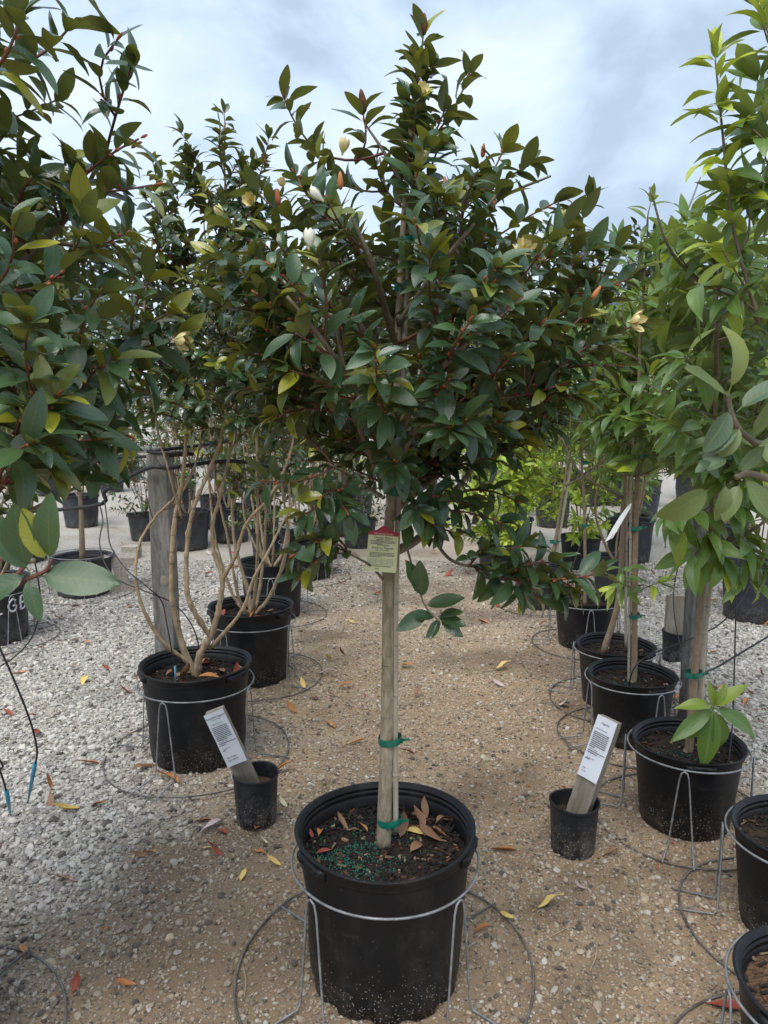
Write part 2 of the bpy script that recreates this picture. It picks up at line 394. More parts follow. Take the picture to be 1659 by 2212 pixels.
stone = k.mix(c1.outputs[0], (0.20, 0.16, 0.12), (0.50, 0.40, 0.29))
stone = k.mix(k.math('GREATER_THAN', c1.outputs[1], 0.86), stone, (0.56, 0.50, 0.42))
pst = k.mix(c1.outputs[0], (0.36, 0.35, 0.33), (0.72, 0.70, 0.67)); stone = k.mix(pale, stone, pst)
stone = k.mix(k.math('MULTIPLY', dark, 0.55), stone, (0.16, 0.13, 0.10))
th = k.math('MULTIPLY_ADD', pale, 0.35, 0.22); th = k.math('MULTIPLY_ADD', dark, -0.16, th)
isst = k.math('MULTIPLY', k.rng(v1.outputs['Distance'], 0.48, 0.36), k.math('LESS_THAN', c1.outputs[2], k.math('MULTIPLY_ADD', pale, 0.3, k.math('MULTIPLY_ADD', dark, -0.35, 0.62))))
gc = k.mix(isst, dirt, stone)
gc = k.mix(k.math('MULTIPLY', moss, k.rng(k.noise(25, 4, 0.6, pos), 0.35, 0.6, 0, 0.75)), gc, (0.11, 0.10, 0.025))
h = k.math('ADD', k.math('MULTIPLY', isst, k.math('SUBTRACT', 0.6, v1.outputs['Distance'])), k.math('MULTIPLY', k.noise(45, 5, 0.65, pos), 0.5))
M['ground_gravel'] = k.done(k.pbsdf(gc, 0.9, 0.2, k.bump(h, 0.9, 0.008)))

k = NT('pebble')
at = k.n('ShaderNodeAttribute', attribute_name='pcol', attribute_type='INSTANCER')
pos = k.coord()
c = k.mix(k.math('MULTIPLY', k.noise(1.6, 4, 0.6, pos), 0.55), at.outputs['Color'], (0.20, 0.17, 0.14))
M['pebble'] = k.done(k.pbsdf(c, 0.8, 0.3, k.bump(k.noise(3, 3, 0.6, pos), 0.3, 0.1)))
simple('stone_grey', (0.38, 0.35, 0.31), 0.85, 0.25, nscale=30, var=0.3, bump=0.4)
simple('stone_tan', (0.46, 0.37, 0.26), 0.85, 0.25, nscale=30, var=0.3, bump=0.4)

# ------------------------------------------------------------------ ground and gravel
def axis(a, b, step, far):
    mid = list(np.arange(a, b + 1e-6, step)); s = step
    hi, lo = [mid[-1]], [mid[0]]
    while hi[-1] < far: s *= 1.35; hi.append(hi[-1] + s); 
    s = step
    while lo[-1] > -far: s *= 1.35; lo.append(lo[-1] - s)
    return np.array(lo[::-1][:-1] + mid + hi[1:])
xs, ys = axis(-4, 4, 0.07, 450), axis(0.6, 9, 0.07, 450)
def ground_z(x, y):
    fade = np.exp(-((np.abs(x)+np.abs(y-2))/9.0)**2)
    return ((fbm(x*1.7, y*1.7)-0.5)*0.022 + (fbm(x*7+3, y*7)-0.5)*0.008) * fade + 0.0005
GX, GY = np.meshgrid(xs, ys); gz = ground_z(GX, GY)
mb = MB(); ny, nx = GX.shape
mb.add(np.stack([GX, GY, gz], -1).reshape(-1, 3), [(j*nx+i, j*nx+i+1, (j+1)*nx+i+1, (j+1)*nx+i) for j in range(ny-1) for i in range(nx-1)])
gme = mb.mesh('ground', M['ground_gravel'])
za = gme.attributes.new('zone', 'FLOAT_COLOR', 'POINT'); za.data.foreach_set('color', zones(GX.ravel(), GY.ravel()).astype(np.float32).ravel())
tag(link('ground', gme), 'gravel and sandy dirt yard of the plant nursery', kind='structure')

def ico(sub=0):
    t = (1+5**0.5)/2
    V = np.array([(-1,t,0),(1,t,0),(-1,-t,0),(1,-t,0),(0,-1,t),(0,1,t),(0,-1,-t),(0,1,-t),(t,0,-1),(t,0,1),(-t,0,-1),(-t,0,1)], float)
    V /= np.linalg.norm(V[0])
    F = [(0,11,5),(0,5,1),(0,1,7),(0,7,10),(0,10,11),(1,5,9),(5,11,4),(11,10,2),(10,7,6),(7,1,8),(3,9,4),(3,4,2),(3,2,6),(3,6,8),(3,8,9),(4,9,5),(2,4,11),(6,2,10),(8,6,7),(9,8,1)]
    for _ in range(sub):
        V = list(map(tuple, V)); cache = {}; nf = []
        def midp(a, b):
            key = (min(a, b), max(a, b))
            if key not in cache:
                m = (np.array(V[a])+np.array(V[b]))/2; m /= np.linalg.norm(m); V.append(tuple(m)); cache[key] = len(V)-1
            return cache[key]
        for a, b, c in F:
            ab, bc, ca = midp(a,b), midp(b,c), midp(c,a); nf += [(a,ab,ca),(b,bc,ab),(c,ca,bc),(ab,bc,ca)]
        V, F = np.array(V), nf
    return np.array(V), F
def stone_mesh(name, mat, seed, sub=1, flat=0.65):
    r = np.random.default_rng(seed); V, F = ico(sub)
    for _ in range(5):
        d = r.normal(size=3); d /= np.linalg.norm(d); h = V @ d; cut = r.uniform(0.45, 0.8)
        V = V - np.where(h > cut, h - cut, 0)[:, None] * d
    V = V * np.array([1, r.uniform(0.65, 0.95), flat*r.uniform(0.7, 1.1)]) * (1 + 0.07*r.normal(size=(len(V), 1)))
    return MB().add(V, F).mesh(name, mat, smooth=False)
N = 300000
yy = 1.2 + (6.6 - 1.2) * rng.random(N*3)**1.6
xx = (rng.random(N*3)*2-1) * (0.58*yy + 0.25)
z4 = zones(xx, yy)
keep = rng.random(N*3) < (0.80 + 0.20*z4[:, 0]) * (1 - 0.40*z4[:, 1]) * (0.35+0.9*fbm(xx*5+9, yy*5+2)) * (0.58*yy+.25)/2.6
xx, yy, z4 = xx[keep][:N], yy[keep][:N], z4[keep][:N]; n = len(xx)
size = np.clip(rng.lognormal(-5.36, 0.55, n), 0.0020, 0.019) * (0.64 + 0.40*z4[:, 0])
pc = np.empty((n, 4)); pc[:, 3] = 1
g = rng.random(n)[:, None]
tan = (1-g)*np.array([0.26,0.195,0.13]) + g*np.array([0.70,0.57,0.41])
grey = (1-g)*np.array([0.28,0.265,0.24]) + g*np.array([0.78,0.75,0.695])
pc[:, :3] = tan*(1-z4[:, :1]) + grey*z4[:, :1]
wh = rng.random(n) < 0.13; pc[wh, :3] = np.array([0.76,0.71,0.62])*rng.uniform(0.85, 1.1, (wh.sum(), 1))
dk = rng.random(n) < 0.10; pc[dk, :3] = np.array([0.10,0.09,0.08])
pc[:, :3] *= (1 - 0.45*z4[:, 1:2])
me = bpy.data.meshes.new('gravel')
me.from_pydata(np.stack([xx, yy, ground_z(xx, yy) + size*0.25], -1).tolist(), [], [])
me.attributes.new('pcol', 'FLOAT_COLOR', 'POINT').data.foreach_set('color', pc.astype(np.float32).ravel())
me.attributes.new('psize', 'FLOAT', 'POINT').data.foreach_set('value', size.astype(np.float32))
rot = np.stack([rng.normal(0, 0.3, n), rng.normal(0, 0.3, n), rng.random(n)*6.28], -1)
me.attributes.new('prot', 'FLOAT_VECTOR', 'POINT').data.foreach_set('vector', rot.astype(np.float32).ravel())
me.attributes.new('pidx', 'INT', 'POINT').data.foreach_set('value', rng.integers(0, 8, n).astype(np.int32))
pcoll = bpy.data.collections.new('pebble_shapes')
for i in range(8): pcoll.objects.link(bpy.data.objects.new('pebble', stone_mesh('pebble', M['pebble'], 100+i, 1 if i < 3 else 0)))
gobj = tag(link('gravel', me), 'loose pale and tan pebbles strewn over the yard', kind='stuff')
ng = bpy.data.node_groups.new('scatter', 'GeometryNodeTree')
ng.interface.new_socket('Geometry', in_out='INPUT', socket_type='NodeSocketGeometry')
ng.interface.new_socket('Geometry', in_out='OUTPUT', socket_type='NodeSocketGeometry')
def gn(t): return ng.nodes.new(t)
gi, go, ci, ip = gn('NodeGroupInput'), gn('NodeGroupOutput'), gn('GeometryNodeCollectionInfo'), gn('GeometryNodeInstanceOnPoints')
ci.inputs['Collection'].default_value = pcoll; ci.inputs['Separate Children'].default_value = True; ci.inputs['Reset Children'].default_value = True
def na(name, typ):
    n_ = gn('GeometryNodeInputNamedAttribute'); n_.data_type = typ; n_.inputs['Name'].default_value = name; return n_.outputs['Attribute']
gl = ng.links.new
e2r = gn('FunctionNodeEulerToRotation'); gl(na('prot', 'FLOAT_VECTOR'), e2r.inputs[0])
gl(gi.outputs[0], ip.inputs['Points']); gl(ci.outputs[0], ip.inputs['Instance']); ip.inputs['Pick Instance'].default_value = True
gl(na('pidx', 'INT'), ip.inputs['Instance Index']); gl(e2r.outputs[0], ip.inputs['Rotation']); gl(na('psize', 'FLOAT'), ip.inputs['Scale'])
gl(ip.outputs[0], go.inputs[0])
md = gobj.modifiers.new('scatter', 'NODES'); md.node_group = ng

# ------------------------------------------------------------------ nursery pots, wire stands
_pot_cache = {}
def pot_meshes(kind, mat, ribs, soil):
    key = (kind, mat, soil)
    if key in _pot_cache: return _pot_cache[key]
    rt, rb, h, sz, lip = {'big': (0.207, 0.180, 0.385, 0.325, 0.010), 'mid': (0.172, 0.142, 0.285, 0.24, 0.009),
                          'wide': (0.215, 0.185, 0.290, 0.245, 0.012), 'small': (0.0745, 0.066, 0.172, 0.128, 0.003)}[kind]
    s = h / 0.385
    n = 72 if kind != 'small' else 56
    wob = (lambda a: 0.006*np.sign(np.sin(a*ribs))*np.abs(np.sin(a*ribs))**0.4) if ribs else None
    tw = 0.004 if kind != 'small' else 0.002
    def rad(z): return rb + (rt - rb) * z / h
    w = MB(); zt = h - 0.034*s if kind != 'small' else h - 0.012
    zl = np.linspace(0.0, zt, 9)
    prof = [(rb*0.55, 0.004), (rb - 0.008, 0.0)] + [(rad(z), z + (0.006 if i == 0 else 0)) for i, z in enumerate(zl)]
    w.lathe(prof, n*2 if ribs else n, wob=wob)
    if kind == 'big':                                     # drain notches round the foot, dents in the wall
        V = w.v[-1]; a = np.arctan2(V[:, 1], V[:, 0])
        dent = 0.004*np.sin(a*3+1)*np.sin(V[:, 2]*22+a) + 0.003*np.sin(a*7+2)*np.exp(-((V[:, 2]-0.2)/0.05)**2)
        foot = -0.012*(np.sin(a*12) > 0.5)*(V[:, 2] < 0.03)
        V[:, :2] *= (1 + (dent + foot)/rt)[:, None]
    wall = w.mesh('wall', M[mat])
    r = MB()                                              # rim: stepped collar, rolled lip, ridged inner face down to the soil
    ro = rad(h)
    if kind == 'small':
        prof = [(rad(zt)+0.0005, zt-0.002), (ro+0.001, h-0.010), (ro+lip, h-0.008), (ro+lip, h-0.001), (ro+lip*0.5, h+0.001), (ro-tw, h-0.001), (rad(sz)-tw, sz-0.01)]
    else:
        prof = [(rad(zt)+0.001, zt-0.001), (ro+0.002, zt+0.004), (ro+0.0035, zt+0.008), (ro+0.0035, h-0.017*s), (ro+0.0055, h-0.014*s), (ro+0.0055, h-0.009*s),
                (ro+lip, h-0.007*s), (ro+lip+0.001, h-0.002*s), (ro+lip-0.002, h), (ro+0.003, h-0.001), (ro-tw+0.002, h-0.006), (ro-tw-0.002, h-0.010), (ro-tw, h-0.018),
                (ro-tw-0.004, h-0.022), (ro-tw-0.003, h-0.032), (ro-tw-0.007, h-0.036), (rad(sz)-tw-0.004, sz-0.02)]
    r.lathe(prof, n)
    V = r.v[-1]; a = np.arctan2(V[:, 1], V[:, 0]); V[:, :2] *= (1 + 0.006*np.sin(2*a+0.7) + 0.003*np.sin(3*a))[:, None]; V[:, 2] += 0.003*np.sin(2*a+1.4)
    rim = r.mesh('rim', M[mat], sharp=R(50))
    handles = []
    if kind in ('big', 'wide', 'mid'):
        for a in (R(28), R(152), R(208), R(332)) if kind == 'big' else (R(20), R(200)):
            m = MB(); half = R(15)
            # moulded grip under the lip, thicker at its two ends
            z1, z0 = h - 0.012*s, h - 0.034*s
            ang = np.linspace(a-half, a+half, 14); V = []
            for i, q in enumerate(ang):
                e = min(i, 13-i); o = 0.006 if e == 0 else (0.0155 if e <= 3 else 0.0115)
                for rr, zz in ((ro+0.001, z1), (ro+o*0.8, z1-0.001), (ro+o, z1-0.006*s), (ro+o, z0+0.004), (ro+o*0.75, z0), (ro+0.001, z0-0.004)):
                    V.append((math.cos(q)*rr, math.sin(q)*rr, zz))
            F = [(i*6+j, (i+1)*6+j, (i+1)*6+j+1, i*6+j+1) for i in range(13) for j in range(5)] + [tuple(range(6))[::-1], tuple(13*6+j for j in range(6))]
            handles.append(m.add(V, F).mesh('handle', M[mat], sharp=R(60)))
    so = MB(); rs = rad(sz) - tw - 0.001; rings = 14
    V, F = [(0, 0, sz)], []
    for i in range(1, rings+1):
        for j in range(40):
            q = 2*math.pi*j/40; rr = rs*i/rings; x, y = rr*math.cos(q), rr*math.sin(q)
            V.append((x, y, sz + (fbm(x*18+3, y*18)-0.5)*0.022*(1 if kind != 'small' else 0.4) - 0.006*(i/rings)**3))
    for j in range(40):
        F.append((0, 1+j, 1+(j+1) % 40))
        for i in range(rings-1): F.append((1+i*40+j, 1+(i+1)*40+j, 1+(i+1)*40+(j+1) % 40, 1+i*40+(j+1) % 40))
    soilm = so.add(V, F).mesh('soil', M[soil])
    _pot_cache[key] = (wall, rim, handles, soilm, rs, sz); return _pot_cache[key]

_chip_cache = {}
def chips(kind, rs, sz, count, seed):
    key = (kind, count, seed)
    if key in _chip_cache: return _chip_cache[key]
    r = np.random.default_rng(seed); mb = MB(); mi = []
    for i in range(count):
        q, rr = r.random()*6.28, rs*0.97*math.sqrt(r.random()); x, y = rr*math.cos(q), rr*math.sin(q)
        l, w_, t = r.uniform(0.003, 0.012), r.uniform(0.0014, 0.0042), r.uniform(0.0008, 0.002)
        z = sz + (fbm(x*18+3, y*18)-0.5)*0.022 + 0.001
        Mx = Matrix.Translation((x, y, z)) @ Matrix.Rotation(r.random()*6.28, 4, 'Z') @ Matrix.Rotation(r.normal(0, 0.35), 4, 'X') @ Matrix.Rotation(r.normal(0, 0.3), 4, 'Y')
        mb.box((-l, -w_, -t), (l, w_, t), np.array(Mx)); mi += [int(r.choice(3, p=[0.84, 0.10, 0.06]))]*6
    me = mb.mesh('mulch', [M['chip_dark'], M['chip_red'], M['chip_tan']], smooth=False)
    me.polygons.foreach_set('material_index', mi); _chip_cache[key] = me; return me

def pot(kind, x, y, label, rz=0.0, mat='pot_black', soil='soil_dark', ribs=0, mulch=160, name='nursery_pot', group=None):
    wall, rim, handles, soilm, rs, sz = pot_meshes(kind, mat, ribs, soil)
    o = tag(empty(name, (x, y, 0), rz), label, 'plant pot', group)
    link('wall', wall, o); link('rim', rim, o)
    for hm in handles: link('handle', hm, o)
    link('soil', soilm, o)
    if mulch: tag(link('mulch', chips(kind, rs, sz, mulch, {'big': 1, 'mid': 2, 'wide': 3, 'small': 4}[kind]), o), kind='stuff')
    return o

_stand_cache = {}
def stand(x, y, label, rz=0.0, size='big', group='wire pot stands'):
    if size not in _stand_cache:
        ru, zu, rbse = {'big': (0.226, 0.305, 0.365), 'mid': (0.192, 0.262, 0.30)}[size]
        wr = 0.0030
        q = np.linspace(0, 2*math.pi, 65)[:-1]
        up = MB().tube(np.stack([ru*np.cos(q), ru*np.sin(q), np.full(64, zu) + 0.002*np.sin(q*2)], -1), wr, 7, closed=True).mesh('upper_ring', M['wire'])
        ba = MB().tube(np.stack([rbse*np.cos(q)*(1+0.02*np.sin(q*2)), rbse*np.sin(q), 0.010 + 0.003*np.sin(q*3+1)], -1), wr, 7, closed=True).mesh('base_ring', M['rusty_wire'])
        legs = []
        for kq in range(4):                               # hairpin leg: foot spoke, upright, bend under the ring, upright, foot spoke
            a = R(45 + 90*kq); pts = []
            def pp(r_, da, z): return (r_*math.cos(a+da), r_*math.sin(a+da), z)
            d = 0.145
            pts = [pp(rbse+0.012, -d, 0.011), pp(ru+0.022, -d*1.2, 0.012), pp(ru+0.012, -d*1.18, 0.03), pp(ru+0.007, -d*0.5, zu-0.03), pp(ru+0.007, -d*0.30, zu-0.006),
                   pp(ru+0.008, 0, zu+0.001), pp(ru+0.007, d*0.30, zu-0.006), pp(ru+0.007, d*0.5, zu-0.03), pp(ru+0.012, d*1.18, 0.03), pp(ru+0.022, d*1.2, 0.012), pp(rbse+0.012, d, 0.011)]
            legs.append(MB().tube(np.array(pts), wr*0.92, 6).mesh('leg', M['wire']))
        _stand_cache[size] = (up, ba, legs)
    up, ba, legs = _stand_cache[size]
    o = tag(empty('wire_pot_stand', (x, y, 0), rz), label, 'pot stand', group)
    link('upper_ring', up, o); link('base_ring', ba, o)
    for l in legs: link('leg', l, o)
    return o

# ------------------------------------------------------------------ leaves
def leaf_geo(shape, rd, age, hi=True):
    """one leaf, 1 long, along +Y, upper face +Z; returns V, F, attribute"""
    kind, var = shape
    r = np.random.default_rng(sum(map(ord, kind)) * 31 + var)
    if kind == 'mag':   Wd, pw, curl, fold, tipp, pet = r.uniform(0.18, 0.235), 0.69, r.uniform(0.2, 1.2), r.uniform(0.10, 0.42), 0.86, 0.05
    elif kind == 'lance': Wd, pw, curl, fold, tipp, pet = r.uniform(0.145, 0.185), 0.88, r.uniform(0.1, 1.3), r.uniform(0.08, 0.45), 0.78, 0.07
    elif kind == 'downy': Wd, pw, curl, fold, tipp, pet = r.uniform(0.19, 0.24), 0.62, r.uniform(-0.6, 1.2), r.uniform(0.1, 0.5), 0.95, 0.12
    elif kind == 'dry': Wd, pw, curl, fold, tipp, pet = r.uniform(0.15, 0.21), 0.78, r.uniform(-1.6, 1.4), r.uniform(-0.4, 0.9), 0.86, 0.08
    elif kind == 'flat': Wd, pw, curl, fold, tipp, pet = r.uniform(0.19, 0.23), 0.68, r.uniform(0.05, 0.25), r.uniform(0.12, 0.3), 0.86, 0.05
    else:               Wd, pw, curl, fold, tipp, pet = r.uniform(0.16, 0.21), 0.8, r.uniform(0.1, 0.7), r.uniform(0.1, 0.3), 0.86, 0.04
    if hi: ts = np.array([0, pet, pet+0.07, pet+0.18, 0.42, 0.58, 0.74, 0.87, 0.96, 1.0]); ss = np.array([-1, -0.55, 0, 0.55, 1])
    else:  ts = np.array([0, pet+0.05, 0.36, 0.66, 0.9, 1.0]); ss = np.array([-1, 0, 1.0])
    tb = np.clip((ts - pet) / (1 - pet), 0, 1)
    hw = Wd * np.maximum(np.sin(math.pi * tb**tipp), 0)**pw * (1 - 0.25*tb**6); hw = np.maximum(hw, 0.008); hw[-1] = 0.002
    th = curl * ts**1.3 - 0.10; dy = np.diff(ts, prepend=0)
    cy = np.cumsum(np.cos(th)*dy); cz = np.cumsum(-np.sin(th)*dy)
    side = r.uniform(-0.06, 0.06); wv, ph = r.uniform(0.0, 0.022) * (2.5 if kind == 'dry' else 1), r.uniform(0, 6)
    tw = r.uniform(-0.3, 0.3) * (2.0 if kind == 'dry' else 1)
    V, A = [], []
    for i in range(len(ts)):
        f = fold * (1 - 0.3*ts[i])
        for s in ss:
            x = s*hw[i]*math.cos(f); z = abs(s)*hw[i]*math.sin(f) + wv*s*abs(s)*math.sin(ts[i]*9+ph+s)
            a = tw*ts[i]; x, z = x*math.cos(a)-z*math.sin(a), x*math.sin(a)+z*math.cos(a)
            V.append((x + side*ts[i]**2, cy[i] - z*math.sin(-th[i])*1.0, cz[i] + z*math.cos(th[i])))
            A.append((ts[i], abs(s), rd, age))
    m = len(ss)
    F = [(i*m+j, i*m+j+1, (i+1)*m+j+1, (i+1)*m+j) for i in range(len(ts)-1) for j in range(m-1)]
    return np.array(V), F, np.array(A)
_leaf_me, _leaf_raw = {}, {}
def leaf_mesh(kind, var, rb, ab, mat):
    key = (kind, var, rb, ab, mat)
    if key not in _leaf_me:
        V, F, A = leaf_geo((kind, var), (rb+0.5)/4, [0.0, 0.35, 0.9][ab])
        _leaf_me[key] = MB().add(V, F, A).mesh('leaf', M[mat])
    return _leaf_me[key]
def frame(axis_, nrm):
    y = np.asarray(axis_, float); y = y / (np.linalg.norm(y)+1e-12)
    z = nrm - y*np.dot(nrm, y); l = np.linalg.norm(z)
    if l < 1e-5: z = cross3(y, [1, 0, 0.3]); l = np.linalg.norm(z)
    z /= l; return np.stack([cross3(y, z), y, z], 1)
def bulk_leaves(name, items, mat, parent, hi=True):
    """all remaining leaves of one plant as one mesh: items = (pos, R3x3, length, kind, var, rd, age)"""
    if not items: return None
    Vs, As, Fs, off = [], [], [], 0
    for p, R3, ln, kd, var, rd, age in items:
        key = (kd, var, hi)
        if key not in _leaf_raw: _leaf_raw[key] = leaf_geo((kd, var), 0, 0, hi)
        V, F, A = _leaf_raw[key]
        A2 = A.copy(); A2[:, 2] = rd; A2[:, 3] = age
        Vs.append(V @ (R3.T*ln) + p); As.append(A2); Fs.append(np.array(F)+off); off += len(V)
    V = np.concatenate(Vs); F = np.concatenate(Fs)
    me = bpy.data.meshes.new(name); me.vertices.add(len(V)); me.vertices.foreach_set('co', V.astype(np.float32).ravel())
    me.loops.add(F.size); me.loops.foreach_set('vertex_index', F.astype(np.int32).ravel())
    me.polygons.add(len(F)); me.polygons.foreach_set('loop_start', np.arange(0, F.size, 4, dtype=np.int32))
    me.polygons.foreach_set('use_smooth', np.ones(len(F), bool))
    me.update(calc_edges=True)
    me.attributes.new('lf', 'FLOAT_COLOR', 'POINT').data.foreach_set('color', np.concatenate(As).astype(np.float32).ravel())
    me.materials.append(M[mat]); me.validate()
    return tag(link(name, me, parent), kind='stuff')

# ------------------------------------------------------------------ trees
SPECIES = {
    'magnolia': dict(mat='magnolia_leaf', kind='mag', ln=(0.047, 0.083), gap=0.0112, new=0.20, twig='red_twig', droop=0.08, spread=60),
    'lance':    dict(mat='lance_leaf', kind='lance', ln=(0.105, 0.150), gap=0.018, new=0.09, twig='bark_limb', droop=0.30, spread=55),
    'lime':     dict(mat='lime_leaf', kind='other', ln=(0.07, 0.105), gap=0.016, new=0.3, twig='bark_limb', droop=0.25, spread=58),
    'downy':    dict(mat='downy_leaf', kind='downy', ln=(0.062, 0.085), gap=0.017, new=0.3, twig='twig_straw', droop=0.2, spread=60),
}
class Tree:
    def __init__(self, name, label, sp, base, cat='tree', group=None, seed=0, bark='bark_main', limb_bark='bark_limb', hi=True):
        self.o = tag(empty(name, base), label, cat, group); self.base = np.array(base, float)
        self.sp = SPECIES[sp]; self.r = np.random.default_rng(seed); self.hi = hi
        self.bark, self.limb_bark = bark, limb_bark
        self.parts = []                       # (name, MB for wood, MB for twigs)
        self.P, self.I, self.Rd = [], [], []  # skeleton points, part index, radius
        self.leaves, self.buds = [], []
        self.axis_pt = self.base
    def limb(self, pts, r0, r1, name='branch', n=6, sides=9, knots=0.0):
        """pts in world coordinates"""
        P = spline(np.asarray(pts, float), n)
        t = np.linspace(0, 1, len(P)); rad = r0 + (r1 - r0)*t**0.85
        if knots:
            rad = rad * (1 + knots*self.r.normal(size=len(P)).clip(-1, 2))
            P = P + self.r.normal(size=P.shape)*knots*0.012
            if knots > 0.05: rad[self.r.integers(0, 5)::5] *= self.r.uniform(1.12, 1.3)
        mb = MB(); mb.tube(P - self.base, rad, sides)
        self.parts.append([name, mb, MB(), 0]); i = len(self.parts)-1
        for p, q in zip(P, rad): self.P.append(p); self.I.append(i); self.Rd.append(q)
        return i
    def env(self, prof, n, shell=0.42, ycomp=1.0, up=0.55):
        """prof: rows (z, x_left, x_right, y_half); returns tips and outward directions"""
        prof = np.array(sorted(prof), float); r = self.r
        zs = np.linspace(prof[0, 0], prof[-1, 0], 200)
        xl, xr, yh = (np.interp(zs, prof[:, 0], prof[:, i]) for i in (1, 2, 3))
        wgt = (xr-xl)*yh + 0.02*(xr-xl); wgt /= wgt.sum(); tips, dirs = [], []
        ztop = prof[-1, 0]; zb = prof[0, 0]
        for _ in range(n):
            i = r.choice(200, p=wgt); a = r.random()*6.28; rr = r.random()**shell
            cx, hx = (xl[i]+xr[i])/2, (xr[i]-xl[i])/2
            p = np.array([cx + hx*rr*math.cos(a), self.cy + yh[i]*rr*math.sin(a)*ycomp, zs[i] + r.normal(0, 0.01)])
            d = np.array([math.cos(a)*rr, math.sin(a)*rr, up + 0.55*(zs[i]-zb)/(ztop-zb) - 0.35*(1-(zs[i]-zb)/(ztop-zb))])
            tips.append(p); dirs.append(d/np.linalg.norm(d))
        return tips, dirs
    def grow(self, tips, dirs, lmin=0.10, lmax=0.20, dens=1.0, keepout=None):
        sk = self.skel(); order = np.argsort([np.min(np.linalg.norm(sk-t, axis=1)) for t in tips])
        for i in order: self.shoot(tips[i], dirs[i], self.r.uniform(lmin, lmax), dens)
    def shoot(self, tip, d, leafy=0.15, dens=1.0, attach=None, bend=0.25, size=1.0, new=None):
        tip = np.asarray(tip, float); d = np.asarray(d, float); d = d/np.linalg.norm(d); r = self.r
        P = self.skel()
        if attach is None:
            want = tip - d*leafy*0.75
            dist = np.linalg.norm(P - want, axis=1) + 0.7*np.maximum(0, P[:, 2] - want[2] + 0.02) + 0.10*(self._B[:len(self.P), 3] < 0.0022)
            j = int(np.argmin(dist))
        else: j = int(np.argmin(np.linalg.norm(P - np.asarray(attach), axis=1)))
        p0 = P[j]; ln = np.linalg.norm(tip-p0)
        if ln < 0.03: p0 = tip - d*0.06; ln = 0.06
        c = tip - d*ln*(0.5+bend*0.3) + r.normal(size=3)*0.06*ln
        t = np.linspace(0, 1, max(5, int(ln/0.022)))[:, None]
        Q = (1-t)**2*p0 + 2*(1-t)*t*c + t*t*tip
        rb = min(0.0021 + 0.010*ln, 0.75*self.Rd[j] + 0.0006); rad = np.linspace(rb, 0.0018, len(Q))
        pi = self.I[j]; self.parts[pi][2].tube(Q - self.base, rad, 5)
        for q, w_ in zip(Q[2:], rad[2:]): self.P.append(q); self.I.append(pi); self.Rd.append(w_)
        self.leaf_along(Q, leafy, dens, size, new); return Q
    def skel(self):
        n, m = len(self.P), getattr(self, '_n', 0)
        if not hasattr(self, '_B'): self._B = np.zeros((4096, 4))
        while len(self._B) < n: self._B = np.vstack([self._B, np.zeros_like(self._B)])
        if n > m: self._B[m:n, :3] = self.P[m:n]; self._B[m:n, 3] = self.Rd[m:n]; self._n = n
        return self._B[:n, :3]
    def leaf_along(self, Q, leafy, dens=1.0, size=1.0, new=None):
        r, sp = self.r, self.sp
        seg = np.linalg.norm(np.diff(Q, axis=0), axis=1); cum = np.concatenate([[0], np.cumsum(seg)]); tot = cum[-1]
        s = max(tot - leafy, 0.01); ph = r.random()*6.28; newshoot = r.random() < 0.22
        while s < tot:
            i = min(np.searchsorted(cum, s), len(Q)-1); i = max(i, 1); f = (s-cum[i-1])/max(seg[i-1], 1e-6)
            p = Q[i-1]*(1-f) + Q[i]*f; T = (Q[i]-Q[i-1])/max(seg[i-1], 1e-6)
            self.one_leaf(p, T, ph, (s-(tot-leafy))/leafy, newshoot, size, new)
            if r.random() < 0.5: self.buds.append((p, T, ph))
            ph += 2.4 + r.normal(0, 0.35); s += sp['gap']*r.uniform(0.7, 1.4)/dens
        T = (Q[-1]-Q[-2]); T /= np.linalg.norm(T)
        for k_ in range(int(r.integers(3, 5))):
            self.one_leaf(Q[-1], T, ph + k_*2.2, 1.15, newshoot, size, new)
        self.buds.append((Q[-1], T, None))
    def one_leaf(self, p, T, ph, prog, newshoot, size=1.0, new=None):
        r, sp = self.r, self.sp
        up = np.array([0, 0, 1.0]); B = cross3(T, up); B = B/(np.linalg.norm(B)+1e-9) if np.linalg.norm(B) > 0.1 else np.array([1.0, 0, 0]); N_ = cross3(B, T)
        rad = math.cos(ph)*B + math.sin(ph)*N_*0.8
        ang = R(sp['spread'] + r.normal(0, 13) - 22*max(0, prog-0.85)/0.3 )
        ax = T*math.cos(ang) + rad*math.sin(ang) - up*sp['droop']*r.uniform(0.2, 1.6)
        ax /= np.linalg.norm(ax)
        hx = p - self.axis_pt; hx[2] = 0; hx = hx/(np.linalg.norm(hx)+1e-6)
        nrm = T*0.42 + up*0.8 + hx*0.28 + r.normal(size=3)*0.28
        R3 = frame(ax, nrm)
        ln = r.uniform(*sp['ln'])*(1 - 0.22*max(0, prog-0.8))*size
        age = 0.0
        pnew = sp['new'] if new is None else new
        if newshoot and prog > 0.75 and r.random() < 0.5 + pnew: age = r.uniform(0.3, 0.95)
        elif r.random() < pnew*0.35: age = r.uniform(0.3, 0.9)
        if new is not None and r.random() < new: age = r.uniform(0.5, 1.0)
        self.leaves.append((p - self.base + rad*0.001, R3, ln, sp['kind'], int(r.integers(0, 9)), r.random(), age))
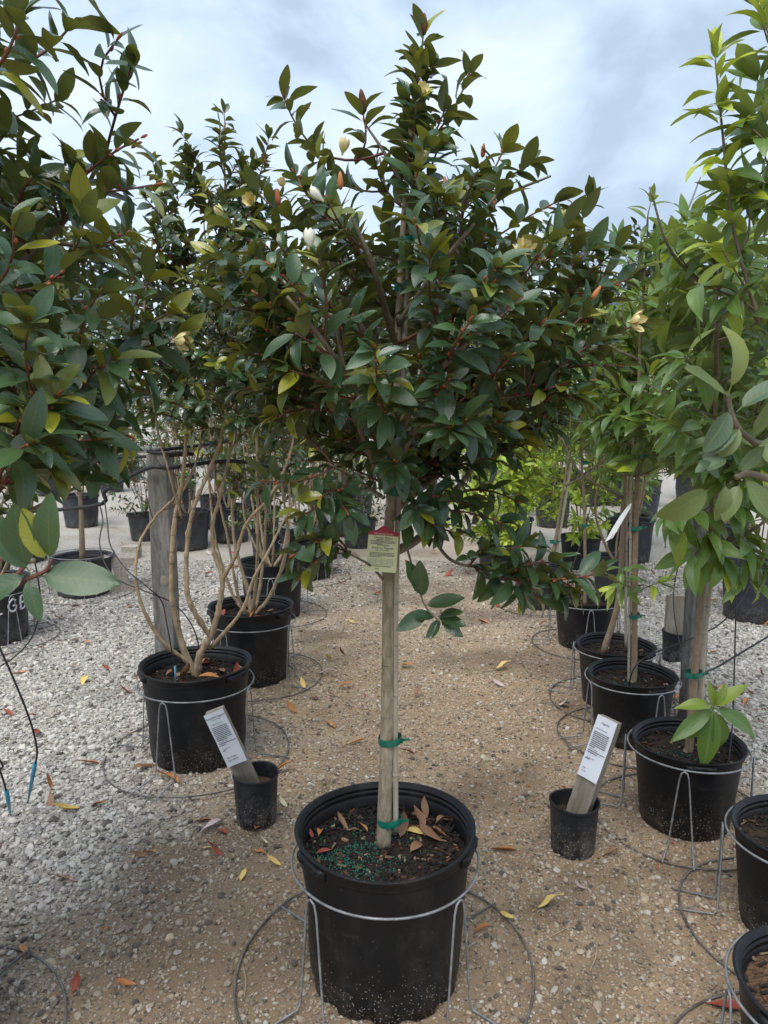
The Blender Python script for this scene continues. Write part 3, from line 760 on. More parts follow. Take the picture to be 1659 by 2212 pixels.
    def finish(self, indiv=300, buds=True, avoid=None):
        o, sp, r = self.o, self.sp, self.r
        if avoid is not None: self.leaves = [l for l in self.leaves if not avoid(l[0] + self.base, l[1][:, 1]*l[2])]
        for name, wood, tw, _ in self.parts:
            b = self.bark if name in ('trunk', 'stem') else self.limb_bark
            nw = len(wood.f)
            mb = MB(); mb.v = wood.v + tw.v; mb.f = wood.f + [tuple(i + wood.n for i in f) for f in tw.f]; mb.n = wood.n + tw.n
            me = mb.mesh(name, [M[b], M[sp['twig']]])
            me.polygons.foreach_set('material_index', [0]*nw + [1]*(len(mb.f)-nw)); link(name, me, o)
        L_ = self.leaves
        rest = L_
        if indiv and L_:
            C = np.array([l[0] + self.base + l[1][:, 1]*l[2]*0.5 for l in L_]); u, v, dep = project(C)
            inn = (u > -25) & (u < 1690) & (v > -25) & (v < 2240) & (dep > 0.2)
            score = np.array([l[2] for l in L_]) / np.maximum(dep, 0.2); score[~inn] = -1
            idx = [i for i in np.argsort(-score)[:indiv] if score[i] > 0]; pick = set(int(i) for i in idx)
            for i in idx:
                p, R3, ln, kd, var, rd, age = L_[i]
                mm = np.eye(4); mm[:3, :3] = R3*ln; mm[:3, 3] = p
                link('leaf', leaf_mesh(kd, var, int(rd*3.999), 0 if age < 0.2 else (1 if age < 0.6 else 2), sp['mat']), o, mat4=Matrix(mm.tolist()))
            rest = [l for i, l in enumerate(L_) if i not in pick]
        bulk_leaves('foliage', rest, sp['mat'], o, self.hi)
        if buds and self.buds:
            V0, F0 = ico(0); mb = MB()
            for p, T, ph in self.buds:
                if ph is None: q, s, lg = p + T*0.010, 0.0028, r.uniform(2.6, 5.0)
                else:
                    if r.random() < 0.35: continue
                    s, lg = r.uniform(0.0022, 0.0036), 1.9; q = p + r.normal(size=3)*0.002 + T*0.002
                    rd_ = r.normal(size=3); T = T*0.7 + 0.5*rd_/np.linalg.norm(rd_); T /= np.linalg.norm(T)
                    q = q + T*0.005
                R3 = frame(T, np.array([0.3, 0.2, 1.0])); mb.add((V0*np.array([s, s*lg, s])) @ R3.T + q - self.base, F0)
            tag(mb.build('buds', M['rust_bud'], o), kind='stuff')
        return o

def flower(t, p, d, size=0.05, opened=1.0, mat='petal', n=7):
    """pale magnolia flower as a part of its tree; petals and stamens are its sub-parts"""
    p = np.asarray(p, float); d = np.asarray(d, float); d /= np.linalg.norm(d)
    B = frame(d, np.array([0.2, -0.6, 0.7])); r = t.r
    V0, F0 = ico(0)
    size *= 0.8
    core = MB().add((V0*np.array([0.10, 0.22, 0.10])*size) @ B.T + p - t.base, F0)
    fo = core.build('flower', M['petal'], t.o)
    for i in range(n):
        a = 2*math.pi*i/n + r.normal(0, 0.15); op = opened*(0.75 + 0.4*(i % 2)) + r.normal(0, 0.06)
        ts = np.linspace(0, 1, 6); V = []
        for q in ts:
            w_ = size*0.34*math.sin(math.pi*min(1, 0.08+q*0.92))**0.6*(0.4+0.6*q) if q < 1 else size*0.04
            out = size*(0.10 + 0.42*math.sin(q*2.6)*0.5 + op*0.55*q**1.2); hgt = size*q*(1.05 - 0.45*op)
            for s in (-1, -0.5, 0, 0.5, 1):
                V.append((s*w_, out - abs(s)**2*w_*0.35, hgt))
        V = np.array(V); rot = np.array([[math.cos(a), -math.sin(a), 0], [math.sin(a), math.cos(a), 0], [0, 0, 1]])
        V = V @ rot.T; V = V[:, [0, 2, 1]] @ B.T
        F = [(k_*5+j, k_*5+j+1, (k_+1)*5+j+1, (k_+1)*5+j) for k_ in range(5) for j in range(4)]
        MB().add(V + p - t.base, F).build('petal', M[mat], fo)
    if opened > 0.4:
        st = MB()
        for i in range(26):
            q = B @ np.array([r.normal(0, 0.3), 1.0, r.normal(0, 0.3)]); b = p - t.base
            st.tube([b, b + q*size*0.30, b + q*size*0.42 + r.normal(size=3)*0.002], size*0.02, 4)
        st.build('stamens', M['stamen'], fo)
    return fo

def bud_scale(t, p, d, ln, mat='rust_bud'):
    V0, F0 = ico(1); B = frame(np.asarray(d, float), np.array([0.3, -0.5, 0.6]))
    V = V0*np.array([ln*0.17, ln*0.5, ln*0.17]); V[:, [0, 2]] *= (1 - 0.5*np.clip(V0[:, 1:2], -1, 1)*0.6)
    return MB().add(V @ B.T + np.asarray(p) - t.base, F0).build('flower_bud', M[mat], t.o)

def stake(pts, r, label, knots=True):
    P = spline(np.asarray(pts, float), 12); t = np.arange(len(P))
    rad = np.full(len(P), r)
    o = tag(empty('bamboo_stake', P[0]), label, 'stake', 'bamboo plant stakes')
    MB().tube(P-P[0], rad, 10).build('cane', M['bamboo'], o)
    L_ = np.linalg.norm(P[-1]-P[0]); k_ = int(L_/0.23)
    for i in range(1, k_+1):
        f = (i-0.35)/(k_+0.2); j = int(f*(len(P)-1)); T = P[min(j+1, len(P)-1)]-P[j]; T = T/np.linalg.norm(T)
        MB().tube([P[j]-P[0]-T*0.004, P[j]-P[0]-T*0.001, P[j]-P[0]+T*0.001, P[j]-P[0]+T*0.004], [r*1.0, r*1.16, r*1.16, r*1.0], 10).build('node_ring', M['bamboo'], o)
    return o
def tape(parent, base, c, rx, ry, h=0.017, tail=True, rz=0.0):
    """green stretch tape wound round trunk and cane; part of the tree"""
    q = np.linspace(0, 2*math.pi, 33)[:-1]; mb = MB(); V = []; c = np.asarray(c, float)-np.asarray(base, float)
    for dz, gr in ((-h/2, 1.0), (-h*0.2, 1.03), (h*0.2, 1.03), (h/2, 1.0)):
        x = np.cos(q)*rx*gr; y = np.sin(q)*ry*gr
        V.append(np.stack([c[0] + x*math.cos(rz)-y*math.sin(rz), c[1] + x*math.sin(rz)+y*math.cos(rz), c[2] + dz + 0.003*np.sin(q+1)], -1))
    V = np.concatenate(V); F = [(i*32+j, i*32+(j+1) % 32, (i+1)*32+(j+1) % 32, (i+1)*32+j) for i in range(3) for j in range(32)]
    mb.add(V, F)
    if tail:
        e0 = c + np.array([rx*0.98, -ry*0.2, 0]); 
        mb.add([e0+np.array([0, 0, -0.004]), e0+np.array([0.02, -0.004, 0.001]), e0+np.array([0.02, -0.004, 0.007]), e0+np.array([0, 0, 0.004])], [(0, 1, 2, 3)])
        mb.add([e0+np.array([-0.002, -0.002, -0.006]), e0+np.array([0.004, -0.006, -0.006]), e0+np.array([0.004, -0.006, 0.006]), e0+np.array([-0.002, -0.002, 0.006])], [(0, 1, 2, 3)])
    return mb.build('tie_tape', M['green_tape'], parent)

# ------------------------------------------------------------------ the tagged magnolia in the middle
MX, MY = 0.003, 1.646
pot('big', MX, MY, 'large black nursery pot at the front, with green fertilizer on its soil', R(8), mulch=900)
stand(MX, MY, 'wire stand around the large front pot', R(0))
t = Tree('magnolia_tree', 'dark green magnolia with a single straight trunk and a yellow tag', 'magnolia', (MX-0.004, MY+0.005, 0.322), seed=5)
t.cy = MY
Y0 = MY
trunk = [(MX-0.004, Y0+0.005, 0.318), W(834, 1640, Y0), W(838, 1400, Y0), W(838, 1200, Y0), W(846, 1050, Y0), W(852, 900, Y0), W(860, 700, Y0+0.01), W(872, 480, Y0), W(890, 250, Y0), W(900, 160, Y0), W(908, 100, Y0)]
t.limb(trunk, 0.0188, 0.0022, 'trunk', n=8, sides=14, knots=0.012)
def wl(*pts): return [W(u, v, y) for u, v, y in pts]
B_ = t.limb
B_(wl((838, 1060, Y0), (818, 1020, Y0-0.05), (780, 930, Y0-0.13), (748, 815, Y0-0.2), (720, 690, Y0-0.26)), 0.011, 0.003)
B_(wl((846, 1030, Y0), (800, 965, Y0+0.03), (719, 890, Y0+0.06), (660, 834, Y0+0.1), (560, 700, Y0+0.12), (500, 580, Y0+0.1)), 0.011, 0.003)
B_(wl((850, 1040, Y0), (866, 990, Y0-0.05), (898, 929, Y0-0.1), (955, 912, Y0-0.14), (1080, 850, Y0-0.18)), 0.010, 0.003)
B_(wl((842, 1110, Y0), (890, 1070, Y0+0.04), (960, 1015, Y0+0.08), (1052, 958, Y0+0.1), (1170, 860, Y0+0.06), (1300, 700, Y0)), 0.012, 0.003)
B_(wl((846, 1195, Y0), (908, 1160, Y0+0.05), (973, 1074, Y0+0.12), (1040, 985, Y0+0.2), (1110, 870, Y0+0.28), (1200, 700, Y0+0.3)), 0.012, 0.003)
B_(wl((855, 850, Y0), (800, 740, Y0+0.1), (740, 620, Y0+0.2), (690, 480, Y0+0.22)), 0.009, 0.003)
B_(wl((858, 760, Y0), (830, 660, Y0-0.12), (800, 560, Y0-0.22), (760, 470, Y0-0.26)), 0.009, 0.003)
B_(wl((862, 700, Y0), (930, 600, Y0-0.1), (1010, 500, Y0-0.16), (1090, 400, Y0-0.14)), 0.008, 0.0025)
B_(wl((866, 620, Y0), (960, 540, Y0+0.1), (1080, 430, Y0+0.16), (1190, 380, Y0+0.1)), 0.008, 0.0025)
B_(wl((862, 690, Y0), (860, 560, Y0+0.16), (840, 450, Y0+0.26), (820, 340, Y0+0.24)), 0.008, 0.0025)
B_(wl((876, 470, Y0), (900, 380, Y0-0.1), (930, 300, Y0-0.14)), 0.006, 0.002)
B_(wl((880, 420, Y0), (830, 330, Y0-0.02), (790, 270, Y0)), 0.006, 0.002)
B_(wl((846, 1000, Y0), (900, 860, Y0-0.2), (1010, 740, Y0-0.34), (1130, 640, Y0-0.4)), 0.009, 0.0025)
B_(wl((846, 1010, Y0), (780, 860, Y0-0.22), (700, 740, Y0-0.36), (620, 640, Y0-0.4)), 0.009, 0.0025)
lowR = B_(wl((905, 1164, Y0+0.05), (935, 1167, Y0), (972, 1208, Y0-0.06), (1021, 1223, Y0-0.10), (1103, 1213, Y0-0.14)), 0.005, 0.0025)
hang = B_(wl((838, 1124, Y0), (856, 1118, Y0-0.03), (868, 1138, Y0-0.05), (881, 1190, Y0-0.07), (900, 1255, Y0-0.09), (918, 1308, Y0-0.11), (949, 1342, Y0-0.14)), 0.0036, 0.0018)
lowL = B_(wl((826, 1250, Y0-0.01), (800, 1222, Y0-0.05), (762, 1200, Y0-0.10), (690, 1164, Y0-0.16)), 0.0036, 0.0018)
lowL2 = B_(wl((828, 1075, Y0), (785, 1045, Y0-0.08), (707, 1000, Y0-0.18)), 0.005, 0.002)
prof = [(1.24, -0.14, 0.24, 0.18), (1.30, -0.22, 0.36, 0.30), (1.38, -0.28, 0.44, 0.38), (1.52, -0.33, 0.52, 0.42), (1.65, -0.34, 0.50, 0.42), (1.75, -0.31, 0.40, 0.36),
        (1.83, -0.20, 0.27, 0.26), (1.90, -0.07, 0.18, 0.15), (1.98, 0.0, 0.14, 0.09), (2.10, 0.045, 0.115, 0.04)]
tips, dirs = t.env(prof, 215, shell=0.38)
t.grow(tips, dirs, 0.09, 0.17)
U = np.array
def sh(u, v, y, d, leafy=0.13, **k): return t.shoot(W(u, v, y), d, leafy, **k)
for a in [(914, 78, Y0, (0.05, 0, 1), 0.15), (900, 130, Y0-0.02, (-0.2, -0.1, 1), 0.10), (930, 150, Y0, (0.25, 0, 1), 0.10), (905, 170, Y0-0.02, (-0.15, -0.2, 1), 0.12), (960, 240, Y0, (0.4, 0, 0.9), 0.12), (880, 240, Y0, (-0.3, 0.1, 0.9), 0.12),
          (615, 215, Y0+0.05, (-0.35, 0, 1), 0.17), (785, 250, Y0, (-0.15, 0, 1), 0.09), (1015, 160, Y0+0.03, (0.5, 0, 0.9), 0.15), (1145, 355, Y0, (0.8, 0, 0.7), 0.17),
          (1195, 440, Y0-0.05, (0.9, -0.1, 0.5), 0.14), (1272, 430, Y0, (0.3, 0, 1), 0.16), (1330, 540, Y0-0.1, (0.7, -0.2, 0.7), 0.17), (1365, 600, Y0-0.12, (0.9, -0.2, 0.4), 0.17),
          (1380, 700, Y0-0.05, (1, -0.1, 0.25), 0.17), (1330, 790, Y0-0.1, (1, -0.2, 0.1), 0.16), (1240, 860, Y0-0.1, (1, -0.2, -0.25), 0.15), (500, 490, Y0+0.02, (-0.8, -0.1, 0.6), 0.17),
          (470, 560, Y0-0.02, (-1, -0.1, 0.3), 0.16), (480, 660, Y0-0.1, (-1, -0.2, 0.15), 0.16), (520, 760, Y0-0.1, (-1, -0.3, 0), 0.16), (690, 345, Y0, (-0.5, 0, 0.9), 0.12),
          (1085, 330, Y0, (0.5, 0, 0.9), 0.15), (560, 420, Y0, (-0.7, 0, 0.7), 0.16), (640, 380, Y0-0.1, (-0.5, -0.2, 0.9), 0.16), (1180, 560, Y0-0.25, (0.6, -0.5, 0.6), 0.16),
          (810, 760, Y0-0.42, (0, -0.7, 0.6), 0.15), (690, 560, Y0-0.40, (-0.3, -0.6, 0.7), 0.15), (930, 560, Y0-0.38, (0.2, -0.6, 0.7), 0.15), (1010, 700, Y0-0.42, (0.4, -0.7, 0.4), 0.15),
          (600, 900, Y0-0.15, (-0.9, -0.3, -0.2), 0.15), (1060, 620, Y0-0.4, (0.4, -0.6, 0.5), 0.15), (640, 720, Y0-0.4, (-0.5, -0.6, 0.4), 0.15),
          (580, 1040, Y0-0.2, (-0.9, -0.3, -0.1), 0.14), (660, 1110, Y0-0.2, (-0.8, -0.4, -0.3), 0.14), (640, 1195, Y0-0.2, (-0.8, -0.2, -0.5), 0.12)]:
    sh(*a)
low = [(930, 1130, Y0-0.12, (0.5, -0.7, -0.3)), (985, 1150, Y0-0.12, (0.8, -0.5, -0.2)), (1130, 1180, Y0-0.18, (0.9, -0.3, 0.2)), (1120, 1280, Y0-0.16, (0.7, -0.2, -0.6)),
       (1190, 1215, Y0-0.2, (1, -0.2, 0.1)), (1200, 1275, Y0-0.2, (1, -0.1, -0.15)), (1290, 1240, Y0-0.22, (1, 0, 0.15)), (1040, 1190, Y0-0.15, (0.3, -0.5, 0.6))]
low += [(950, 1075, Y0-0.14, (0.5, -0.6, -0.3)), (1010, 1090, Y0-0.08, (0.7, -0.4, -0.3)), (900, 1100, Y0-0.16, (0.2, -0.7, -0.4)), (1080, 1130, Y0-0.1, (0.8, -0.2, -0.3)), (1060, 1250, Y0-0.13, (0.5, -0.4, -0.6)), (1160, 1290, Y0-0.18, (0.6, -0.2, -0.7)), (1240, 1270, Y0-0.2, (0.8, -0.1, -0.4)), (1110, 1080, Y0-0.02, (0.8, -0.2, -0.4))]
for a in low: sh(*a, 0.11)
Qh = spline(U(wl((900, 1255, Y0-0.09), (918, 1308, Y0-0.11), (949, 1342, Y0-0.14))), 8); 
for (u, v, du, dv, nrm, var) in [(905, 1270, -30, -55, (0.6, -0.7, 0.2), 1), (912, 1290, -8, -75, (-0.3, -0.9, 0.2), 7), (914, 1300, -75, -10, (0.1, -0.6, 0.75), 2), (920, 1308, 80, -14, (-0.1, -0.6, 0.8), 5), (926, 1318, -66, 42, (0.2, -0.85, 0.4), 2), (940, 1328, -40, 8, (0.1, -0.8, 0.5), 7),
                                 (945, 1330, 58, 22, (-0.1, -0.7, 0.7), 1), (948, 1335, -14, 45, (-0.4, -0.85, 0.2), 5), (950, 1338, -28, 38, (0.3, -0.9, 0.2), 2), (948, 1330, 50, -8, (0, -0.5, 0.85), 7), (952, 1340, 45, 34, (-0.2, -0.8, 0.5), 2)]:
    a = W(u, v, Y0-0.11); b = W(u+du, v+dv, Y0-0.13); t.leaves.append((a-t.base, frame(b-a, U(nrm)), np.linalg.norm(b-a)*1.08, 'flat', var, 0.35, 0.0))

for a in [(700, 1070, Y0-0.2, (-0.7, -0.3, -0.5)), (690, 1165, Y0-0.16, (-0.8, -0.3, -0.3)), (745, 1100, Y0-0.2, (0.4, -0.5, -0.4)), (655, 1240, Y0-0.17, (-0.5, -0.2, -0.8))]: sh(*a, 0.10)
# two leaves that hang in front of the tag and stem
t.leaves.append((W(868, 1186, Y0-0.06)-t.base, frame(U([-0.045, -0.02, -0.09]), U([0.2, -1, 0.3])), 0.088, 'mag', 3, 0.4, 0.0))
t.leaves.append((W(780, 1108, Y0-0.10)-t.base, frame(U([0.05, -0.01, -0.05]), U([0.3, -0.8, 0.6])), 0.078, 'mag', 1, 0.2, 0.0))
tag_lo, tag_hi = W(785, 1250, Y0-0.06), W(862, 1120, Y0-0.06)
def clear_main(p, ax):
    for f in (0.3, 0.9):
        u, v, d = project(p + ax*f); u, v = u[0], v[0]
        if 782 < u < 862 and 1150 < v < 1250 and d[0] < 1.75 and not (u > 825 and v > 1190): return True
        if 800 < u < 858 and v > 1255: return True
        if v > 1390 or (v > 1275 and not (855 < u < 1010 or u > 1030)): return True
        if v > 1330 and u > 1120: return True
    return False
for (u, v, y, d, s, op, m, n_) in [(905, 205, Y0-0.06, (0.5, -0.7, 0.5), 0.036, 0.7, 'petal', 7), (545, 438, Y0-0.06, (-0.3, -0.9, 0.2), 0.034, 0.6, 'petal', 7), (1130, 545, Y0-0.28, (0.1, -0.7, 0.6), 0.036, 1.0, 'petal', 8),
                                (1225, 480, Y0-0.05, (-0.2, -0.1, 1), 0.036, 0.35, 'petal', 7), (1362, 695, Y0-0.12, (0.7, -0.7, 0), 0.044, 0.8, 'petal', 7),
                                (667, 535, Y0-0.42, (0.05, -0.1, 1), 0.036, 0.10, 'petal_white', 6), (695, 432, Y0-0.3, (-0.7, -0.2, 0.6), 0.034, 0.08, 'petal_white', 6), (740, 330, Y0-0.1, (0.2, -0.3, 1), 0.035, 0.2, 'petal', 6)]:
    flower(t, W(u, v, y), d, s, op, m, n_)
for (u, v, y, d, l, m) in [(916, 52, Y0, (0.03, 0, 1), 0.045, 'chip_red'), (783, 218, Y0, (-0.15, 0, 1), 0.05, 'chip_red'), (735, 390, Y0-0.2, (0, -0.1, 1), 0.034, 'dry_orange'), (600, 425, Y0-0.2, (-0.1, -0.1, 1), 0.032, 'rust_bud'),
                           (1288, 632, Y0-0.2, (0.5, -0.2, 0.8), 0.03, 'dry_orange'), (1044, 325, Y0, (0.1, 0, 1), 0.03, 'rust_bud'), (962, 400, Y0-0.25, (-0.1, 0, 1), 0.032, 'rust_bud')]:
    bud_scale(t, W(u, v, y), d, l, m)
for c, rx in ((W(834, 1772, Y0), 0.0285), (W(835, 1598, Y0), 0.0275), (W(848, 1060, Y0+0.004), 0.022)): tape(t.o, t.base, U(c)+U([0.008, 0.002, 0]), rx, 0.0225)
tape(t.o, t.base, W(872, 520, Y0)+U([0.004, 0, 0]), 0.016, 0.014); tape(t.o, t.base, W(866, 620, Y0)+U([0.004, 0, 0]), 0.018, 0.015)
t.finish(300, avoid=clear_main)
stake([W(855, 1795, Y0), W(854, 1500, Y0), W(857, 1200, Y0), W(869, 880, Y0+0.01), W(882, 430, Y0+0.02)], 0.0068, 'grey bamboo cane tied to the straight trunk of the tagged magnolia')

# ------------------------------------------------------------------ lettering helper
def text_mesh(s, size, mat, align='LEFT'):
    cu = bpy.data.curves.new('lettering', 'FONT'); cu.body = s; cu.size = size; cu.align_x = align; cu.extrude = 0.00015
    ob = bpy.data.objects.new('lettering', cu); col.objects.link(ob)
    dg = bpy.context.evaluated_depsgraph_get(); me = bpy.data.meshes.new_from_object(ob.evaluated_get(dg))
    bpy.data.objects.remove(ob); bpy.data.curves.remove(cu); me.materials.clear(); me.materials.append(M[mat]); return me
def text(s, size, mat, parent, M4, align='LEFT', name='lettering'):
    me = text_mesh(s, size, mat, align); o = link(name, me, parent); o.matrix_basis = M4; return o
def print_lines(x0, x1, y, rows, pitch, h, seed, z=0.0004):
    """a paragraph too small to read: rows of short ink strokes"""
    r = random.Random(seed); mb = MB()
    for i in range(rows):
        x = x0; end = x1 if i < rows-1 else x0 + (x1-x0)*r.uniform(0.3, 0.7)
        while x < end:
            w_ = min(r.uniform(0.0015, 0.006)*(x1-x0)/0.06, end-x); yy_ = y - i*pitch
            mb.box((x, yy_, z), (x+w_, yy_+h, z+0.00015)); x += w_ + 0.0009*(x1-x0)/0.06
    return mb
T4 = Matrix.Translation

# the printed tag that hangs on the magnolia
tw_, th_ = 0.068, 0.094
A = W(790, 1233, Y0-0.055); Bp = W(860, 1238, Y0-0.05)
xax = Vector(Bp-A).normalized(); zax = Vector((0.05, -0.98, 0.18)); zax = (zax - xax*zax.dot(xax)).normalized(); yax = zax.cross(xax)
F4 = Matrix((( *xax, 0), (*yax, 0), (*zax, 0), (0, 0, 0, 1))).transposed(); F4.translation = Vector(A)
pt = tag(empty('plant_tag'), 'yellow-green printed tag with red arched top hanging on the trunk', 'plant tag'); pt.matrix_world = F4
MB().box((0, 0, -0.0006), (tw_, th_*0.86, 0)).build('card', M['tag_green'], pt, smooth=False)
xsn = np.linspace(0, tw_, 25); top = th_*0.955 + 0.013*np.exp(-((xsn-tw_*0.5)/(tw_*0.2))**2)
V = [(x, th_*0.86, 0.0001) for x in xsn] + [(x, y_, 0.0001) for x, y_ in zip(xsn, top)]; V += [(a, b, -0.0007) for a, b, c in V]
n_ = 25; F = [(i, i+1, n_+i+1, n_+i) for i in range(24)] + [(2*n_+i+1, 2*n_+i, 3*n_+i, 3*n_+i+1) for i in range(24)] + [(n_+i, n_+i+1, 3*n_+i+1, 3*n_+i) for i in range(24)]
MB().add(V, F).build('header', M['tag_red'], pt, smooth=False)
def tt(s, size, x, y, mat='ink', al='CENTER'): text(s, size, mat, pt, T4((x, y, 0.0004)), al)
tt('Flowering Shrub', 0.0062, tw_/2, th_*0.88, 'tag_green'); tt('Choice Plants', 0.0075, tw_/2, th_*0.785)
tt('Serendipity', 0.0060, tw_/2, th_*0.615); tt('Evergreen Magnolia', 0.0060, tw_/2, th_*0.545); tt("Magnolia 'Serendipity'", 0.0036, tw_/2, th_*0.495)
tt('JC Raulston Arboretum', 0.0046, tw_/2, th_*0.12)
for (a, b, y_, rws) in ((0.018, 0.05, 0.755, 2), (0.006, 0.061, 0.715, 3), (0.006, 0.061, 0.44, 4), (0.02, 0.045, 0.06, 1)):
    print_lines(a, b, th_*y_, rws, 0.0030, 0.0013, rws).build('small_print', M['ink'], pt, smooth=False)
m_ = MB()
for i in range(5): m_.box((0.007+0.0130*i, th_*0.17, 0.0004), (0.0073+0.0130*i, th_*0.30, 0.00055))
for y_ in (0.30, 0.27, 0.235, 0.205, 0.17): m_.box((0.007, th_*y_, 0.0003), (0.059, th_*y_+0.0003, 0.00045))
m_.build('print_table', M['ink'], pt, smooth=False)
q = F4.inverted()
P_ = [q @ Vector(W(829, 1136, Y0-0.05)), q @ Vector(W(831, 1110, Y0-0.03)), q @ Vector(W(822, 1085, Y0-0.02)), q @ Vector(W(830, 1070, Y0-0.03)), q @ Vector(W(836, 1085, Y0-0.03)), q @ Vector(W(832, 1102, Y0-0.03))]
MB().tube(spline(U([tuple(x) for x in P_]), 6), 0.0009, 5).build('tie_string', M['white_plastic'], pt)

# ------------------------------------------------------------------ pots with price boards
def sign_board(base, topc, face, wid, thick, label, lines, seed, paper_w, paper_h, paper_off):
    base, topc = Vector(base), Vector(topc); z = (topc-base).normalized(); L_ = (topc-base).length
    n_ = Vector(face); n_ = (n_ - z*n_.dot(z)).normalized(); x = z.cross(n_)
    Mx = Matrix(((*x, 0), (*(-n_), 0), (*z, 0), (0, 0, 0, 1))).transposed(); Mx.translation = base
    o = tag(empty('price_board'), label, 'sign', 'wooden price boards'); o.matrix_world = Mx
    bm = MB(); r = random.Random(seed); w2 = wid/2; nz_ = 12; V = []
    for i in range(nz_+1):
        zz = L_*i/nz_; j = 0.0008
        for (a, b) in ((-w2, -thick/2), (-w2+0.002, -thick/2-0.001), (w2-0.002, -thick/2-0.001), (w2, -thick/2), (w2, thick/2), (-w2, thick/2)):
            V.append((a + r.uniform(-j, j), b + r.uniform(-j, j), zz + (r.uniform(-0.002, 0.002) if i == nz_ else 0)))
    F = [(i*6+k_, i*6+(k_+1) % 6, (i+1)*6+(k_+1) % 6, (i+1)*6+k_) for i in range(nz_) for k_ in range(6)] + [tuple(range(6))[::-1], tuple(nz_*6+k_ for k_ in range(6))]
    bm.add(V, F).build('board', M['board_wood'], o, smooth=False)
    if paper_w:
        z1 = L_ - paper_off; z0 = z1 - paper_h; p2 = paper_w/2; yf = -thick/2 - 0.0022
        V, F = [], []; nn = 10
        for i in range(nn+1):
            zz = z0 + (z1-z0)*i/nn; lift = 0.006*(1-i/nn)**3
            for a in (-p2, -p2*0.3, p2*0.3, p2): V.append((a, yf - lift*(0.4+0.6*abs(a)/p2) - 0.0006*math.sin(i*1.3+a*60), zz))
        F = [(i*4+k_, i*4+k_+1, (i+1)*4+k_+1, (i+1)*4+k_) for i in range(nn) for k_ in range(3)]
        po = MB().add(V, F).build('paper_label', M['paper'], o)
        base4 = Matrix(((1, 0, 0, 0), (0, 0, -1, 0), (0, 1, 0, 0), (0, 0, 0, 1)))
        def tx(s, size, xx_, fz, al='LEFT'):
            zz = z0 + paper_h*fz; lift = 0.006*(1-fz)**3
            text(s, size, 'ink', po, T4((xx_, yf - lift - 0.0010, zz)) @ base4, al)
        for s, size, xx_, fz, al in lines: tx(s, size, xx_, fz, al)
        for (a, b, fz, rws) in ((-p2*0.8, p2*0.75, 0.735, 9), (-p2*0.8, p2*0.9, 0.43, 2), (-p2*0.8, p2*0.1, 0.295, 1)):
            pm = print_lines(a, b, 0, rws, paper_h*0.030, paper_h*0.012, seed+rws).build('small_print', M['ink'], po, smooth=False)
            pm.matrix_basis = T4((0, yf - 0.0028 - 0.004*(1-fz)**2, z0 + paper_h*fz)) @ base4
    return o
PL = G(552, 1668, 0.172); PR = G(1241, 1728, 0.172)
pot('small', PL[0], PL[1], 'small black pot holding the left price board, next to the multi-stemmed tree', R(60), 'pot_dusty', 'soil_brown', 14, 0)
pot('small', PR[0], PR[1], 'small black pot holding the right price board', R(10), 'pot_dusty', 'soil_brown', 0, 0)
b0 = G(533, 1690, 0.09); b1 = W(463, 1535, PL[1]-0.02)
b0 = U([PL[0]-0.012, PL[1]+0.01, 0.10])
sign_board(b0, b1, (-0.10, -0.90, 0.42), 0.062, 0.034, 'weathered board with a printed price sheet leaning left out of a small pot',
           [('Serendipity Magnolia', 0.0078, 0, 0.90, 'CENTER'), ("Magnolia 'Serendipity'", 0.0036, 0, 0.865, 'CENTER'), ('Outstanding Features', 0.0044, -0.024, 0.79, 'LEFT'),
            ('Rate of Growth', 0.0044, -0.024, 0.455, 'LEFT'), ('Where to Plant', 0.0044, -0.024, 0.315, 'LEFT'), ('Size: 15 gallon', 0.0064, -0.024, 0.15, 'LEFT'), ('Price: $229.99', 0.0064, -0.024, 0.095, 'LEFT')], 3, 0.068, 0.20, -0.004)
b1 = W(1318, 1553, PR[1]+0.03); b0 = U([PR[0]+0.004, PR[1]+0.005, 0.09])
sign_board(b0, b1, (-0.62, -0.72, 0.25), 0.066, 0.036, 'weathered board with a printed price sheet leaning right out of a small pot',
           [('Magnolia', 0.0075, 0, 0.89, 'CENTER'), ('Outstanding Features', 0.0042, -0.024, 0.79, 'LEFT'), ('Rate of Growth', 0.0042, -0.024, 0.455, 'LEFT'), ('Where to Plant', 0.0042, -0.024, 0.315, 'LEFT'), ('Size:', 0.0056, -0.024, 0.14, 'LEFT'), ('Price:', 0.0056, -0.024, 0.09, 'LEFT')], 9, 0.066, 0.20, -0.002)
# third one at the post on the right: its paper faces away
PB = G(1462, 1362, 0.172)
pot('small', PB[0], PB[1], 'small black pot with a bare board, beside the right wooden post', 0, 'pot_dusty', 'soil_brown', 14, 0)
sign_board(U([PB[0], PB[1], 0.10]), W(1468, 1287, PB[1]+0.02), (0.0, -1.0, 0.05), 0.135, 0.03, 'wide bare grey board standing in a small pot by the right post', [], 21, 0, 0, 0)
# far one in the middle
PF = G(783, 1140, 0.1)
pot('small', PF[0], PF[1], 'small far pot with a price board, left of the tagged trunk', 0, 'pot_far', 'soil_brown', 0, 0)
sign_board(U([PF[0], PF[1], 0.10]), W(781, 1092, PF[1]-0.04), (-0.15, -0.9, 0.5), 0.10, 0.04, 'distant price board with a white sheet, seen just left of the tagged trunk', [], 22, 0.09, 0.13, -0.002)

